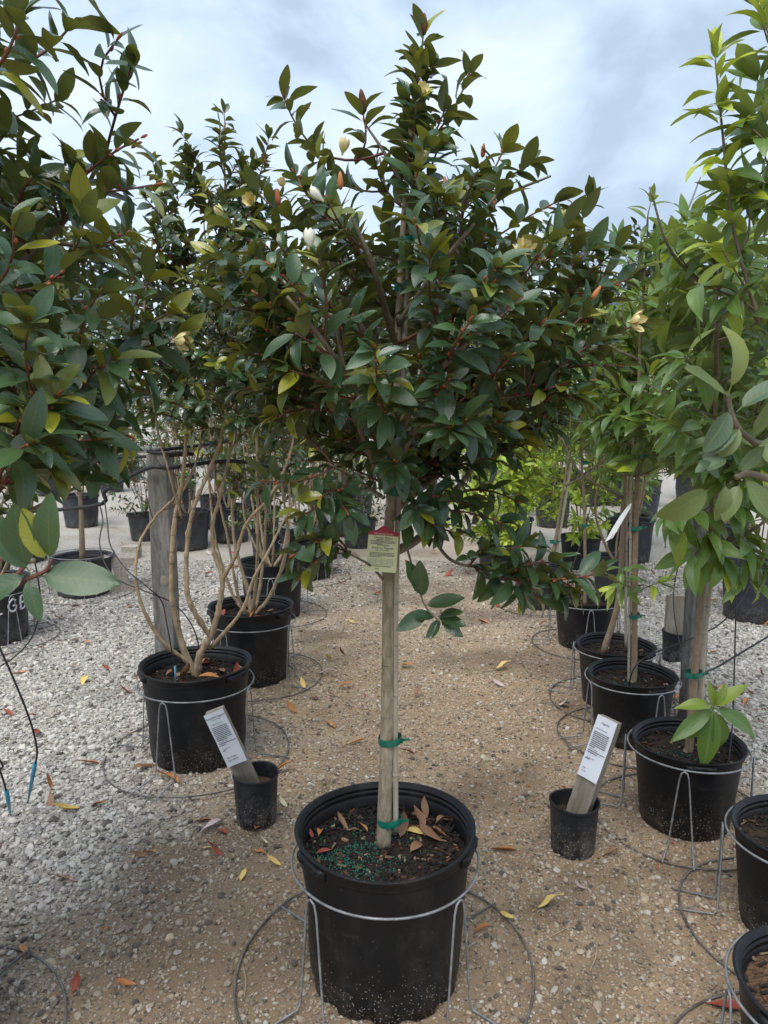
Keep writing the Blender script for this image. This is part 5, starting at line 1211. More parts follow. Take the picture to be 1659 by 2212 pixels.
for i, (x_, y_, w_) in enumerate([(-1.05, 6.6, 'between the fourth and fifth pots of the left row'), (-0.25, 7.3, 'just left of the path, behind the tag'), (-1.35, 8.2, 'behind the pot marked with a letter'), (-2.55, 7.7, 'behind the squat wide pot'), (-3.1, 5.6, 'behind the white-lettered pot'), (-0.75, 9.0, 'beyond the end of the left row'), (2.6, 7.6, 'behind the bare board'), (1.75, 9.6, 'beyond the lime-green shrubs')]):
    shrub(x_, y_, 'low dark bush to the ground ' + w_, 'pot of the low dark bush ' + w_, 400+i, 1.15, 0.42, 'magnolia' if x_ < 1 else 'lance', 52, 0, False, 'mid', 0.24, 'low dark bushes', 0.03)
def bgtree(x, y, label, potlabel, seed, sp='magnolia', h=2.2, low=0.9, rad=0.42, n=46, kind='big', stems=4, pm='pot_far', group='potted trees in the rows behind', single=False, stand_label=None):
    z0 = {'big': 0.322, 'mid': 0.238, 'wide': 0.243}[kind]
    pot(kind, x, y, potlabel, R(seed*17), pm, mulch=0)
    if stand_label: stand(x, y, stand_label, R(seed*7), 'big' if kind != 'mid' else 'mid')
    t = Tree('potted_tree', label, sp, (x, y, z0), group=group, seed=seed, bark='bark_brown' if sp == 'lance' or single else 'bark_pale', hi=False); t.cy = y
    if single: t.limb([(x, y, z0-0.005), (x+0.01, y, 0.7), (x-0.01, y, 1.1), (x, y, h*0.8)], 0.024, 0.004, 'trunk', sides=7)
    else:
        for pts, r0, r1 in generic_stems(x, y, z0, stems, 0.24, h*0.85, seed): t.limb(pts, r0, r1, 'stem', n=4, sides=6)
    t.grow(*t.env([(low, x-rad*0.7, x+rad*0.7, rad*0.7), (low+(h-low)*0.3, x-rad, x+rad, rad), (low+(h-low)*0.7, x-rad*0.9, x+rad*0.9, rad*0.9), (h, x-rad*0.25, x+rad*0.25, rad*0.25)], n, shell=0.5), 0.10, 0.2)
    t.finish(0, buds=False); return t
bgtree(-2.27, 5.4, 'single-trunk magnolia in a squat wide pot left of the concrete block', 'squat wide grey pot beside the concrete block', 101, single=True, kind='wide', low=0.95, h=2.3, rad=0.5, n=60, stand_label='wire stand around the squat wide pot by the concrete block')
lgb = pot('big', -2.36, 4.28, 'black pot at the left edge painted with white letters', 0.0, 'pot_dusty', mulch=60, name='lettered_pot'); stand(-2.36, 4.28, 'wire stand around the white-lettered pot at the left edge', R(100))
t = Tree('potted_tree', 'dark magnolia in the white-lettered pot at the left edge', 'magnolia', (-2.36, 4.28, 0.322), group='potted trees in the rows behind', seed=102, bark='bark_pale', hi=False); t.cy = 4.28
for pts, r0, r1 in generic_stems(-2.36, 4.28, 0.322, 5, 0.3, 1.9, 102): t.limb(pts, r0, r1, 'stem', n=4, sides=6)
t.grow(*t.env([(0.95, -2.7, -2.0, 0.3), (1.3, -2.85, -1.9, 0.45), (1.8, -2.8, -1.95, 0.42), (2.2, -2.5, -2.25, 0.1)], 55, shell=0.5), 0.1, 0.2); t.finish(0, buds=False)
def strokes(o, r_fn, letters, z0, hgt, a0, step, wid=0.012, name='painted_letter'):
    """painted letters following the curve of the pot wall"""
    SH = {'L': [[(0, 1), (0, 0), (0.6, 0)]], 'G': [[(0.6, 0.85), (0.35, 1), (0.08, 0.75), (0, 0.4), (0.15, 0.08), (0.4, 0), (0.6, 0.15), (0.6, 0.45), (0.35, 0.45)]],
          'B': [[(0, 0), (0, 1), (0.4, 0.97), (0.52, 0.78), (0.4, 0.55), (0, 0.52)], [(0.38, 0.55), (0.58, 0.3), (0.42, 0.03), (0, 0)]]}
    for i, ch in enumerate(letters):
        mb = MB()
        for line in SH[ch]:
            P_ = spline(U(line), 5 if len(line) > 3 else 3); Q_ = []
            for (a, b) in P_:
                z = z0 + b*hgt; ang = a0 + i*step + a*hgt/r_fn(z); r_ = r_fn(z) + 0.0015; Q_.append((math.cos(ang)*r_, math.sin(ang)*r_, z))
            mb.tube(Q_, wid/2, 5)
        mb.build(name, M['white_paint'], o)
strokes(lgb, lambda z: 0.180+0.027*z/0.385, 'LGB', 0.20, 0.075, R(-60), R(24))
far_rows = [(-1.95, 7.2, 'magnolia behind the concrete block and the left post', 'grey pot just left of the weathered post', 'magnolia', 'big'), (-1.62, 7.6, 'magnolia in a far pot marked with a letter, right of the left post', 'far pot marked with a white letter', 'magnolia', 'big'),
            (-1.95, 8.5, 'magnolia in the far left rows, with a pot seen between pale stems', 'far pot seen between the pale stems, beside the lettered one', 'magnolia', 'big'), (-1.65, 9.4, 'magnolia in the far left rows, last before the path', 'far pot behind the pale stems, farthest of three', 'magnolia', 'big'),
            (-3.3, 6.6, 'magnolia far left behind the white-lettered pot', 'pot far left behind the white-lettered one', 'magnolia', 'big'), (-3.6, 8.6, 'magnolia in the farthest left row', 'pot in the farthest left row', 'magnolia', 'big'), (-2.75, 9.6, 'magnolia in the farthest left row, second along', 'pot in the farthest left row, second along', 'magnolia', 'big'),
            (-0.62, 6.7, 'fifth magnolia of the left row', 'fifth black pot of the left row', 'magnolia', 'big'), (-0.45, 8.0, 'low magnolia at the far end of the left row, behind the tag', 'pot at the far end of the left row, behind the tag', 'magnolia', 'big'), (-0.35, 9.6, 'last magnolia of the left row', 'last pot of the left row', 'magnolia', 'big'),
            (2.47, 4.75, 'leafy tree at the right edge behind the right post', 'dark pot at the right edge behind the right post', 'lance', 'big'), (2.25, 6.6, 'leafy tree behind the bare board at the right', 'dark pot behind the bare board', 'lance', 'big'), (3.1, 6.5, 'leafy tree far right in the second row', 'dark pot far right in the second row', 'lance', 'big'),
            (2.0, 8.6, 'leafy tree in the far right rows', 'dark pot in the far right rows', 'lance', 'big'), (3.2, 9.0, 'leafy tree in the farthest right row', 'dark pot in the farthest right row', 'lance', 'big'), (1.75, 5.4, 'leafy tree right of the leaning trunk', 'dark pot right of the leaning trunk', 'lance', 'mid')]
for i, (x, y, lb, lp, sp, kd) in enumerate(far_rows):
    o_ = bgtree(x, y, lb, lp, 120+i, sp, h=2.15 + 0.15*((i*7) % 3) - (0.75 if 'low' in lb or 'last magnolia of' in lb else 0), low=0.62 if sp == 'magnolia' else 0.85, rad=0.46, n=56 if y < 8 else 40, kind=kd)
bp = [o for o in col.objects if o.get('label') == 'far pot marked with a white letter'][0]
strokes(bp, lambda z: 0.180+0.027*z/0.385, 'B', 0.20, 0.09, R(-80) - bp.rotation_euler.z, R(23), 0.014)
for i, (x, y) in enumerate([(2.95, 10.5), (3.35, 10.6), (3.75, 10.4), (2.6, 11.8), (3.05, 12.0), (-0.55, 11.5), (0.25, 12.6), (0.75, 12.8), (-1.3, 11.6)]):
    bgtree(x, y, ['small potted tree beyond the bare sand, ' + s for s in ('left one of a group of three', 'middle one of a group of three', 'right one of a group of three', 'in the row behind a group of three', 'second in the row behind a group of three', 'left of the path end', 'at the end of the path', 'right of the path end', 'behind the far left rows')][i],
           ['black pot beyond the bare sand, ' + s for s in ('left one of a group of three', 'middle one of a group of three', 'right one of a group of three', 'in the row behind a group of three', 'second in the row behind a group of three', 'left of the path end', 'at the end of the path', 'right of the path end', 'behind the far left rows')][i],
           150+i, 'magnolia' if i > 4 else 'lance', h=1.5, low=0.55, rad=0.38, n=22, single=True)

ORD = ['first', 'second', 'third', 'fourth', 'fifth', 'sixth', 'seventh', 'eighth', 'ninth', 'tenth', 'eleventh']
XS = [-6.2, -5.4, -4.6, -3.9, -3.1, -2.4, -1.7, -1.0, 1.5, 2.2, 3.0, 3.9, 4.7, 5.5, -5.0, -3.4, -2.2, 4.3]
for i in range(18):                                        # the last rows before the fence
    od = ORD[sorted(q for q in XS if (q < 1) == (XS[i] < 1)).index(XS[i])]
    x_ = [-6.2, -5.4, -4.6, -3.9, -3.1, -2.4, -1.7, -1.0, 1.5, 2.2, 3.0, 3.9, 4.7, 5.5, -5.0, -3.4, -2.2, 4.3][i]; y_ = 11.2 + 0.55*((i*5) % 4) + (2.0 if i > 13 else 0)
    bgtree(x_, y_, 'bushy magnolia in the last rows left of the path, ' + od + ' from the left' if x_ < 1 else 'bushy tree in the last rows right of the path, ' + od + ' from the path',
           'far pot in the last rows left of the path, ' + od + ' from the left' if x_ < 1 else 'far pot in the last rows right of the path, ' + od + ' from the path', 300+i, 'magnolia' if x_ < 1 else 'lance', h=2.2+0.2*(i % 3), low=0.42, rad=0.55, n=34, group='bushy plants in the last rows' if x_ < 1 else 'bushy plants in the last rows, right side')
# ------------------------------------------------------------------ wooden posts, hoses, concrete, brick
def post(x, y, top, label, seed, w_=0.092, rz=0.0):
    r = random.Random(seed); o = tag(empty('wooden_post', (x, y, 0), rz), label, 'post', 'weathered square posts')
    mb = MB(); n_ = 16; V = []; h2 = w_/2; b = 0.004
    ring = [(-h2+b, -h2), (-h2*0.3, -h2), (h2*0.3, -h2), (h2-b, -h2), (h2, -h2+b), (h2, h2-b), (h2-b, h2), (-h2+b, h2), (-h2, h2-b), (-h2, -h2+b)]
    for i in range(n_+1):
        for a, c in ring: V.append((a+r.uniform(-0.0008, 0.0008), c+r.uniform(-0.0008, 0.0008), -0.05 + (top+0.05)*i/n_ + (r.uniform(-0.002, 0.002) if i == n_ else 0)))
    k_ = len(ring); F = [(i*k_+j, i*k_+(j+1) % k_, (i+1)*k_+(j+1) % k_, (i+1)*k_+j) for i in range(n_) for j in range(k_)] + [tuple(n_*k_+j for j in range(k_))]
    mb.add(V, F).build('shaft', M['weathered_wood'], o, smooth=False)
    kn = MB(); q = np.linspace(0, 6.28, 25)[:-1]
    for rr, dy in ((0.020, -0.0005), (0.013, -0.0022), (0.006, -0.0012)): pass
    Vk = [(0.012, -h2-0.0025, top*0.56)] + [(0.012+rr*0.75*math.cos(a), -h2-dy, top*0.56+rr*math.sin(a)) for rr, dy in ((0.008, 0.0012), (0.015, 0.0028), (0.022, 0.0004)) for a in q]
    Fk = [(0, 1+j, 1+(j+1) % 24) for j in range(24)] + [(1+i*24+j, 1+(i+1)*24+j, 1+(i+1)*24+(j+1) % 24, 1+i*24+(j+1) % 24) for i in range(2) for j in range(24)]
    kn.add(Vk, Fk).build('knot', M['board_wood'], o)
    return o
post(-0.925, 3.02, 1.20, 'weathered square post behind the nearest multi-stemmed magnolia', 5, 0.085, R(-3))
post(1.365, 3.10, 1.22, 'weathered square post on the right, behind a slim staked tree', 6, 0.078, R(5))
def hose(pts, r, label, mat='tubing', n=6, name='drip_tube', cat='hose', group='black irrigation tubing', ends=()):
    P = spline(U(pts), n); o = tag(empty(name, P[0]), label, cat, group)
    MB().tube(P-P[0], r, 6).build('tubing', M[mat], o)
    for e0, e1, rr in ends: MB().tube([U(e0)-P[0], U(e0)*0.5+U(e1)*0.5-P[0], U(e1)-P[0]], [rr, rr*0.9, rr*0.35], 6).build('drip_stake', M['blue_plastic'], o)
    return o
y1 = 3.0
hose([(-6, 4.2, 0.75), (-3, 3.5, 0.86), W(143, 1100, 3.05), W(230, 1058, 3.0), W(318, 1012, 2.94), W(372, 1010, 2.94), (-0.62, 3.0, 1.17), (-0.40, 3.1, 1.12)], 0.009, 'thick black hose slung across the left post')
hose([(-6, 4.3, 0.95), W(222, 990, 3.1), W(318, 976, 2.99), W(432, 962, 3.1), W(500, 950, 3.3)], 0.008, 'second black hose along the top of the left post')
hose(wl((214, 1085, 3.0), (222, 1124, 2.98), (215, 1169, 2.9), (225, 1213, 2.85), (253, 1251, 2.8), (308, 1275, 2.75), (372, 1302, 2.80), (410, 1343, 2.76), (427, 1384, 2.78), (429, 1408, 2.80)), 0.0026, 'thin drip tube looping into the nearest multi-stemmed pot, ending in mid soil', ends=[(W(429, 1406, 2.80), (W(430, 1420, 2.80)[0], 2.80, 0.315), 0.004)])
hose(wl((226, 1080, 3.0), (232, 1128, 2.95), (239, 1179, 2.85), (273, 1230, 2.75), (318, 1268, 2.68), (349, 1299, 2.72), (362, 1357, 2.70), (373, 1418, 2.70), (378, 1440, 2.70)), 0.0026, 'thin drip tube dropping into the front left of the nearest multi-stemmed pot', ends=[(W(378, 1438, 2.70), (W(379, 1450, 2.70)[0], 2.70, 0.315), 0.004)])
hose([W(60, 1130, 2.4), W(85, 1270, 2.4), W(86, 1320, 2.42), W(68, 1378, 2.45), W(30, 1420, 2.5), W(-10, 1445, 2.5)], 0.0026, 'thin tube curving past the white-lettered pot')
hose([(-1.6, 2.2, 1.0), W(-30, 1350, 2.25), W(0, 1402, 2.25), W(35, 1480, 2.25), W(66, 1560, 2.26), W(80, 1620, 2.28), W(76, 1652, 2.29)], 0.0034, 'black tube at the left edge ending in the longer blue stake', ends=[(W(76, 1648, 2.29), G(60, 1734, 0.004), 0.0075)])
hose([(-1.5, 2.0, 0.8), W(-20, 1620, 2.15), W(0, 1665, 2.16), W(10, 1695, 2.18), W(14, 1712, 2.18)], 0.0034, 'black tube at the left edge ending in the shorter blue stake', ends=[(W(14, 1708, 2.18), G(23, 1761, 0.004), 0.007)])
yr = 2.9
hose([W(1358, 1498, yr), W(1366, 1451, yr-0.02), W(1400, 1417, yr), W(1496, 1378, yr+0.05), W(1560, 1344, yr+0.1), W(1609, 1283, yr+0.15), W(1640, 1200, yr+0.2), (1.7, 3.2, 1.2)], 0.003, 'thin tube rising from the soil behind the right price board')
hose([W(1500, 1560, 2.4), W(1512, 1467, 2.5), W(1560, 1435, 2.6), W(1659, 1375, 2.7), W(1720, 1335, 2.8)], 0.004, 'tube running up to the right edge behind the drooping sprig')
hose([W(1592, 1200, 2.5), W(1590, 1298, 2.45), W(1583, 1546, 2.4), (1.10, 2.2, 0.25)], 0.0024, 'thin upright tube near the right edge')
hose([W(1468, 1150, 3.7), W(1468, 1204, 3.7), W(1455, 1280, 3.65), W(1461, 1356, 3.6), W(1484, 1429, 3.5), G(1520, 1440, 0.01)], 0.0026, 'thin tube hanging in front of the bare board')
hose([W(1300, 950, 4.5), W(1285, 1050, 4.4), W(1262, 1150, 4.3), W(1240, 1215, 4.2), W(1225, 1260, 4.2)], 0.0026, 'thin tube hanging by the single slim tree')
cb = tag(empty('concrete_block', G(262, 1272), R(20)), 'tan concrete block with a narrow waist beside the squat wide pot', 'concrete block')
mb = MB(); pr = [(-0.115, 0.26), (0.115, 0.26), (0.115, 0.21), (0.055, 0.19), (0.045, 0.12), (0.06, 0.05), (0.105, 0.03), (0.105, 0), (-0.105, 0), (-0.105, 0.03), (-0.06, 0.05), (-0.045, 0.12), (-0.055, 0.19), (-0.115, 0.21)]
n_ = len(pr); V = [(a, y_, b) for y_ in (-0.10, 0.12) for a, b in pr]
mb.add(V, [tuple(range(n_))[::-1], tuple(range(n_, 2*n_))] + [(i, (i+1) % n_, n_+(i+1) % n_, n_+i) for i in range(n_)]).build('block', M['concrete'], cb, smooth=False)
p = G(283, 1206, 0.0)
br = MB().box((-0.07, -0.05, 0), (0.07, 0.10, 0.115))
tag(br.build('loose_brick', M['concrete'], smooth=False, loc=p), 'single tan brick resting behind the waisted concrete block', 'brick')

# ------------------------------------------------------------------ far edge: fence and trees
fo = tag(empty('wire_fence', (0, 17, 0)), 'wire fence with dark posts at the far side of the yard', 'fence')
for i in range(21): MB().box((-20+2*i-0.05, -0.05, 0), (-20+2*i+0.05, 0.05, 1.9)).build('post', M['far_trunk'], fo, smooth=False)
for i in range(10): MB().tube([(-20, 0.06, 0.2+0.18*i), (20, 0.06, 0.2+0.18*i)], 0.006, 4).build('wire', M['tubing'], fo)
def fartree(x, y, h, rad, label, seed, mat='far_leaf', conifer=False, n=2000, low=0.12):
    r = np.random.default_rng(seed); o = tag(empty('background_tree', (x, y, 0)), label, 'tree', 'trees beyond the fence')
    tr = MB().tube(spline(U([(0, 0, -0.05), (0.1, 0, h*0.3), (-0.05, 0.1, h*0.6), (0, 0, h*0.93)]), 5), np.linspace(0.13, 0.02, 16), 7)
    items = []; nc = 60
    for c in range(nc):
        zt = r.uniform(low, 1.0); pr_ = (1-zt)**0.75 if conifer else math.sin(math.pi*min(1, (zt-low)/(1-low)*0.9+0.1))**0.6
        a = r.random()*6.28; rr = rad*pr_*r.uniform(0.3, 1.0)
        cpos = U([math.cos(a)*rr, math.sin(a)*rr, zt*h]); tr.tube([(0, 0, max(0.4, zt*h-rr*0.5)), tuple(cpos)], [0.03, 0.008], 4)
        cs = rad*r.uniform(0.22, 0.36)
        for i in range(n//nc):
            d = r.normal(size=3); d /= np.linalg.norm(d); p = cpos + d*cs*r.random()**0.4*U([1, 1, 0.7])
            ax = d + U([0, 0, 0.4 if conifer else -0.2]) + r.normal(size=3)*0.4
            items.append((p, frame(ax, r.normal(size=3)+U([0, 0, 1.2])), r.uniform(0.24, 0.42)*h/6, 'lance' if conifer else 'other', int(r.integers(0, 9)), r.random(), 0.6*r.random()*(r.random() < 0.15)))
    tr.build('trunk', M['far_trunk'], o)
    bulk_leaves('crown', items, mat, o, False); return o
for i, (x, y, h, rad, cf) in enumerate([(-1.5, 24, 6.6, 2.4, 0), (2.2, 25, 7.0, 2.6, 0), (5.6, 24, 6.8, 2.4, 0), (9.0, 26, 7.2, 2.7, 0), (-5.2, 25, 6.4, 2.5, 0), (-9, 24, 6.6, 2.6, 0), (0.6, 29, 7.4, 2.6, 0), (4.0, 29, 7.6, 2.6, 0), (13, 26, 7.2, 2.8, 0), (-13, 25, 7.0, 2.8, 0)]):
    fartree(x, y, h, rad, 'dark evergreen beyond the fence, ' + ['left of the path end', 'straight behind the path end', 'right of the path end', 'behind the far right rows', 'behind the far left rows', 'at the far left', 'in the second line behind the path', 'in the second line, right of the path', 'at the far right corner', 'at the far left corner'][i], 200+i, low=0.05)
fartree(-7.0, 15.0, 5.7, 1.5, 'yellow-green feathery conifer showing through the left magnolia', 230, 'gold_leaf', True, 3000)

# ------------------------------------------------------------------ fallen leaves, stones, twigs
ANCH = [((MX, MY), 'the large front pot'), ((X1, Y1), 'the nearest multi-stemmed pot'), ((PL[0], PL[1]), 'the left price board'), ((PR[0], PR[1]), 'the right price board'), ((RP[2][0], RP[2][1]), 'the drooping sprig'),
        ((-1.4, 2.3), 'the blue drip stakes'), ((-0.6, 1.75), 'the dark dirt patch'), ((0.45, 3.3), 'the sandy middle of the path'), ((-1.6, 3.4), 'the left gravel'), ((0.25, 5.0), 'the far path'), ((-0.3, 3.3), 'the left pot row'), ((0.8, 4.2), 'the right pot row'),
        ((1.6, 4.5), 'the bare board'), ((-1.7, 4.6), 'the squat wide pot'), ((0.75, 1.5), 'the bottom right corner'), ((-0.85, 1.3), 'the bottom left corner'), ((1.3, 6.0), 'the lime-green shrubs')]
_dl = {}
_used = set()
def dry_leaf(x, y, z, colr, ln, var, rz, where=None, tilt=None, name='fallen_leaf'):
    ln = ln*1.35
    if where is None:
        d = [math.hypot(x-a[0], y-a[1]) for a, _ in ANCH]; where = 'on the gravel by ' + ANCH[int(np.argmin(d))][1]
    szw = 'large ' if ln > 0.085 else ('small ' if ln < 0.055 else '')
    for _ in range(9):
        shp = ['curled', 'twisted', 'flat', 'rolled', 'arched', 'cupped', 'bent', 'folded', 'wavy'][var % 9]; lab = f'{szw}{shp} {colr} dead leaf {where}'
        if lab not in _used: break
        var += 1
    _used.add(lab)
    r = random.Random(int(x*9999)+int(y*777)+var)
    var = var % 9; key = (var, colr)
    if key not in _dl:
        V, F, A = leaf_geo(('dry', var), 0.5, 0); _dl[key] = MB().add(V - U([0, 0.5, 0]), F, A).mesh('fallen_leaf', M['dry_'+colr])
    V = U([v.co[:] for v in _dl[key].vertices])
    tl = tilt if tilt is not None else (r.uniform(-0.25, 0.25), r.uniform(-0.25, 0.25))
    Mx = Matrix.Rotation(rz, 4, 'Z') @ Matrix.Rotation(tl[0], 4, 'X') @ Matrix.Rotation(tl[1], 4, 'Y') @ Matrix.Scale(ln, 4)
    zmin = (V @ U(Mx.to_3x3()).T)[:, 2].min()
    if z < 0.1: z = float(ground_z(U(x), U(y))) + 0.005
    Mx.translation = Vector((x, y, z - zmin - 0.001))
    o = link(name, _dl[key], mat4=Mx)
    tag(o, lab, 'leaf', 'dead leaves ' + where); return o
FL = [(365, 1684, 'orange', 0.10, 0.3), (193, 1652, 'orange', 0.07, 0.2), (310, 1660, 'brown', 0.07, 2.0), (143, 1754, 'yellow', 0.085, -0.4), (100, 1702, 'orange', 0.06, 0), (212, 1738, 'orange', 0.045, 0.1), (110, 1735, 'brown', 0.06, 0.9), (458, 1784, 'pink', 0.085, -0.5), (440, 1770, 'red', 0.045, -0.6),
      (447, 1830, 'yellow', 0.035, 0.6), (470, 1845, 'red', 0.04, 0.1), (455, 1826, 'red', 0.04, 0), (480, 1795, 'red', 0.04, 0.3), (300, 1850, 'brown', 0.05, -0.2), (325, 1843, 'orange', 0.045, 0.2), (140, 1905, 'brown', 0.06, 0.5), (50, 2052, 'orange', 0.045, 0.6), (270, 2131, 'orange', 0.045, 0.1), (167, 2128, 'red', 0.04, 1.4),
      (612, 1665, 'orange', 0.065, 0), (630, 1535, 'orange', 0.06, 0.3), (770, 1605, 'orange', 0.06, 0), (715, 1565, 'orange', 0.07, 0.7), (680, 1558, 'orange', 0.06, 0.3), (655, 1482, 'yellow', 0.06, 0.9), (710, 1425, 'yellow', 0.05, -0.8), (745, 1486, 'orange', 0.06, -0.3), (715, 1503, 'brown', 0.05, 0.3), (680, 1510, 'brown', 0.05, 0.2),
      (1090, 1838, 'orange', 0.07, 0.4), (1180, 1965, 'yellow', 0.075, -0.5), (1090, 1988, 'yellow', 0.055, -0.1), (1150, 1882, 'cream', 0.045, -0.5), (1040, 2012, 'orange', 0.04, 0.2), (1245, 1927, 'pink', 0.05, -0.6), (1320, 1850, 'brown', 0.05, 0.2), (1575, 2180, 'red', 0.075, 0), (1500, 1630, 'brown', 0.05, 0.5), (1078, 1478, 'pink', 0.06, 0.4),
      (268, 1495, 'red', 0.075, 0.3), (185, 1392, 'orange', 0.06, 0.1), (125, 1338, 'red', 0.06, -0.1), (80, 1340, 'red', 0.05, 0), (45, 1452, 'orange', 0.06, 0.1), (90, 1400, 'red', 0.05, 0.4), (230, 1445, 'red', 0.05, 0.5), (290, 1465, 'orange', 0.04, 0), (165, 1310, 'red', 0.05, 0.2), (320, 1345, 'red', 0.06, 1.2), (65, 1548, 'red', 0.05, -0.2), (18, 1545, 'red', 0.055, 0.2),
      (700, 1458, 'pink', 0.07, 0.6), (625, 1450, 'pink', 0.06, -0.9), (780, 1390, 'pink', 0.06, 0.4), (880, 1440, 'orange', 0.06, 0), (760, 1345, 'yellow', 0.06, 0.3), (740, 1262, 'red', 0.06, 0.1), (905, 1265, 'orange', 0.07, 0), (840, 1302, 'red', 0.05, 0), (950, 1330, 'pink', 0.06, -0.4), (935, 1195, 'orange', 0.07, 0.2), (1010, 1240, 'red', 0.06, 0.3),
      (1075, 1310, 'red', 0.06, 0.2), (960, 1290, 'cream', 0.05, 0.9), (730, 1225, 'orange', 0.06, -0.3), (800, 1268, 'yellow', 0.05, 0.3), (880, 1215, 'orange', 0.06, 0.2), (1450, 1320, 'orange', 0.06, 0.1), (1385, 1270, 'red', 0.07, 0.2), (1410, 1240, 'orange', 0.06, -0.3), (1395, 1310, 'pink', 0.06, 0.5), (1435, 1255, 'pink', 0.06, 0.2), (1300, 1270, 'red', 0.06, 0.4),
      (1620, 1500, 'orange', 0.05, 0), (1640, 1460, 'red', 0.05, 0.2), (1560, 1430, 'pink', 0.05, 0.3), (1605, 1475, 'orange', 0.045, -0.4), (1540, 1412, 'red', 0.05, 0.3), (525, 1895, 'yellow', 0.035, 1.5), (560, 1840, 'orange', 0.04, 0.8), (590, 1868, 'yellow', 0.045, -0.1), (565, 1820, 'cream', 0.035, 0.2), (555, 1790, 'orange', 0.04, 1.3), (612, 1735, 'cream', 0.04, 1.2), (880, 1625, 'red', 0.05, 0.1)]
for i, (u, v, c, ln, rz) in enumerate(FL):
    p = G(u, v, 0.006); dry_leaf(p[0], p[1], 0.004, c, ln, (i*5+i//7) % 9, -rz + math.pi/2 + (0.4 if i % 2 else -0.3))
rr_ = random.Random(4)
for i in range(70):
    y_ = rr_.uniform(2.9, 8.5); x_ = rr_.uniform(-0.55*y_, 0.55*y_)
    if any(math.hypot(x_-a, y_-b) < 0.26 for a, b in RP + [(X1, Y1), (-0.685, 3.66), (-0.75, 4.80), (-0.64, 5.92), (-2.27, 5.4), (-2.36, 4.28)]): continue
    dry_leaf(x_, y_, 0.004, rr_.choice(['orange', 'red', 'red', 'brown', 'pink', 'orange', 'yellow']), rr_.uniform(0.045, 0.085), rr_.randrange(9), rr_.uniform(0, 6.28))
# dead leaves on the soil of the pots
for i, (u, v, c, ln, rz, tl) in enumerate([(885, 1730, 'orange', 0.062, 1.3, (0.3, 0.2)), (905, 1770, 'brown', 0.075, 0.4, (0.5, 0.1)), (930, 1790, 'brown', 0.08, 1.2, (0.1, 0.5)), (960, 1782, 'brown', 0.075, -0.7, (0.2, -0.4)), (895, 1795, 'yellow', 0.065, 0.9, (0.4, 0.3)), (925, 1808, 'brown', 0.085, 1.4, (0.0, 0.2)), (900, 1830, 'brown', 0.06, -0.6, (0.1, 0.2)),
                                   (870, 1790, 'brown', 0.07, -0.2, (0.6, 0.2)), (948, 1805, 'brown', 0.05, 1.8, (0.3, 0.3)), (760, 1790, 'brown', 0.05, 1.4, (0.3, 0.2)), (735, 1782, 'brown', 0.055, 1.0, (0.3, 0.4)), (785, 1785, 'orange', 0.045, 0.6, (0.4, 0.2)), (692, 1800, 'orange', 0.05, -0.1, (0.5, 0.2)), (698, 1838, 'red', 0.04, 1.5, (0.1, 0.1)), (672, 1800, 'red', 0.026, 0.5, (0.2, 0.1)), (975, 1770, 'brown', 0.06, 1.0, (0.3, 0.1)), (915, 1752, 'brown', 0.06, 0.3, (0.4, 0.4))]):
    p = G(u, v, 0.332); dry_leaf(p[0], p[1], 0.326, c, ln*0.78, (i*4+1) % 9, rz, 'on the soil of the large front pot', (tl[0]*0.5, tl[1]*0.5))
for i in range(15):
    a, q = rr_.uniform(0, 6.28), rr_.uniform(0.05, 0.16)
    dry_leaf(X1+math.cos(a)*q+0.04, Y1+math.sin(a)*q, 0.328, rr_.choice(['brown', 'brown', 'orange', 'red']), rr_.uniform(0.05, 0.085), rr_.randrange(9), a, 'on the soil of the nearest multi-stemmed pot')
for i in range(8):
    a, q = rr_.uniform(0, 6.28), rr_.uniform(0.05, 0.16)
    dry_leaf(-0.685+math.cos(a)*q, 3.66+math.sin(a)*q, 0.328, rr_.choice(['brown', 'orange', 'red']), rr_.uniform(0.05, 0.085), rr_.randrange(9), a, 'on the soil of the second pot of the left row')
# green fertilizer pellets
def pellets(x, y, z, n_, seed, pot_label, cx, cy, sx):
    o = [q for q in col.objects if q.get('label') == pot_label][0]; r = np.random.default_rng(seed); V0, F0 = ico(0); mb = MB(); c = 0
    rzi = -o.rotation_euler.z
    while c < n_:
        a, b = r.normal(cx, sx), r.normal(cy, sx)
        if math.hypot(a, b) > 0.175 or fbm(a*26+4, b*26) < 0.42: continue
        s = 0.0021*r.uniform(0.8, 1.15); lx, ly = a*math.cos(rzi)-b*math.sin(rzi), a*math.sin(rzi)+b*math.cos(rzi)
        mb.add(V0*s + U([lx, ly, z + (fbm(lx*18+3, ly*18)-0.5)*0.022 + s*0.6 + 0.0008]), F0); c += 1
    tag(mb.build('fertilizer_pellets', M['pellet'], o), kind='stuff')
pellets(MX, MY, 0.325, 620, 1, 'large black nursery pot at the front, with green fertilizer on its soil', -0.085, -0.03, 0.075)
for i, (x, y) in enumerate(RP[1:4]): pellets(x, y, 0.24, 130, 5+i, 'black pot ' + names[i+1], -0.03, -0.05, 0.05)
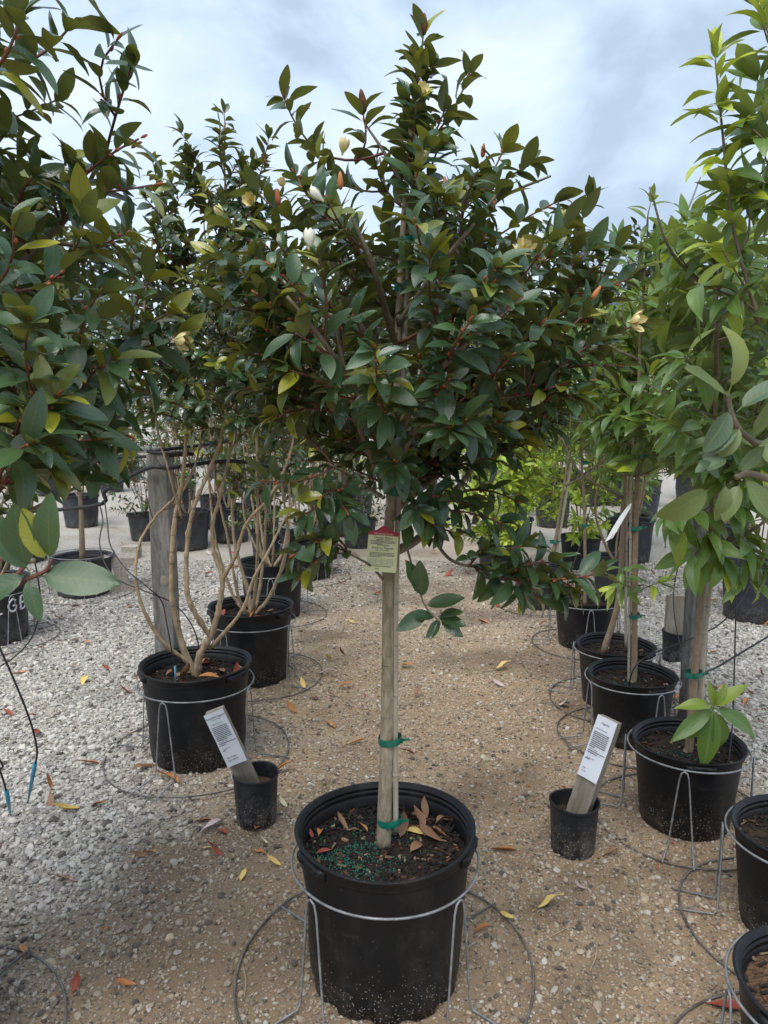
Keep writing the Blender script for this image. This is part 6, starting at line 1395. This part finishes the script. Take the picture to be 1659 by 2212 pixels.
# single stones
_sm = [stone_mesh('stone', M['stone_grey'], 300+i, 2) for i in range(3)] + [stone_mesh('stone', M['stone_tan'], 310+i, 2) for i in range(3)]
for i, (u, v, s, lb) in enumerate([(1322, 1813, 0.022, 'flat tan stone right of the right price-board pot'), (1390, 1945, 0.02, 'angular tan stone in front of the drooping sprig pot'), (1300, 1725, 0.014, 'small pale stone against the right price-board pot'), (1128, 1725, 0.013, 'grey stone left of the right price-board pot'), (310, 1660, 0.016, 'pale stone by the base of the nearest multi-stemmed pot'),
                                   (300, 1655, 0.015, 'grey stone by the wire stand of the nearest multi-stemmed pot'), (265, 1720, 0.018, 'pale wedge stone inside the wire ring, left of the left price board'), (107, 2085, 0.018, 'rounded grey stone in the bottom left corner'), (365, 2030, 0.016, 'oval grey stone left of the large front pot'), (375, 1865, 0.017, 'grey stone in the dark dirt patch'),
                                   (785, 1582, 0.016, 'pale stone on the path left of the trunk'), (1455, 1950, 0.014, 'small tan stone in front of the right row'), (1610, 1690, 0.022, 'flat grey stone at the right edge behind the pots'), (150, 2060, 0.017, 'tan stone near the wire ring in the bottom left corner')]):
    p = G(u, v, 0.0); o = link('stone', _sm[(i*2+1) % 6], mat4=T4((p[0], p[1], s*0.25)) @ Matrix.Rotation(i*1.3, 4, 'Z') @ Matrix.Scale(s, 4)); tag(o, lb, 'stone', 'single stones on the gravel')
_tw = set()
for i in range(40):
    y_ = rr_.uniform(1.5, 3.2); x_ = rr_.uniform(-0.45*y_, 0.45*y_); a = rr_.uniform(0, 6.28); l = rr_.uniform(0.04, 0.11)
    z_ = float(ground_z(U(x_), U(y_))) + 0.007
    d = [math.hypot(x_-q[0], y_-q[1]) for q, _ in ANCH]
    if min(d[0], d[1]) < 0.3 or int(np.argmin(d)) in _tw: continue
    _tw.add(int(np.argmin(d)))
    tag(MB().tube(spline(U([(0, 0, 0), (math.cos(a)*l*0.5+0.006, math.sin(a)*l*0.5, 0.003), (math.cos(a)*l, math.sin(a)*l, 0)]), 4), 0.0011, 5).build('dry_twig', M['twig_straw'], loc=(x_, y_, z_)), 'thin dry straw twig on the gravel by ' + ANCH[int(np.argmin(d))][1], 'twig', 'dry twigs by ' + ANCH[int(np.argmin(d))][1])

# crumbled leaf bits, too many to count
r_ = np.random.default_rng(77); items = []
for i in range(900):
    y_ = 1.3 + 6*r_.random()**1.3; x_ = (r_.random()*2-1)*(0.58*y_+0.2)
    if fbm(np.array(x_*2.0+60), np.array(y_*2.0)) < 0.45: continue
    a = r_.random()*6.28; z_ = float(ground_z(U(x_), U(y_))) + 0.006
    items.append((U([x_, y_, z_]), frame(U([math.cos(a), math.sin(a), r_.normal(0, 0.15)]), U([r_.normal(0, 0.3), r_.normal(0, 0.3), 1.0])), r_.uniform(0.010, 0.028), 'dry', int(r_.integers(0, 9)), 0.5, 0.0))
third = len(items)//3
lit = tag(empty('leaf_litter'), 'crumbled bits of dead leaf scattered over the yard', kind='stuff')
for j, m_ in enumerate(('dry_brown', 'dry_red', 'dry_orange')): bulk_leaves('leaf_bits', items[j*third:(j+1)*third], m_, lit, False)
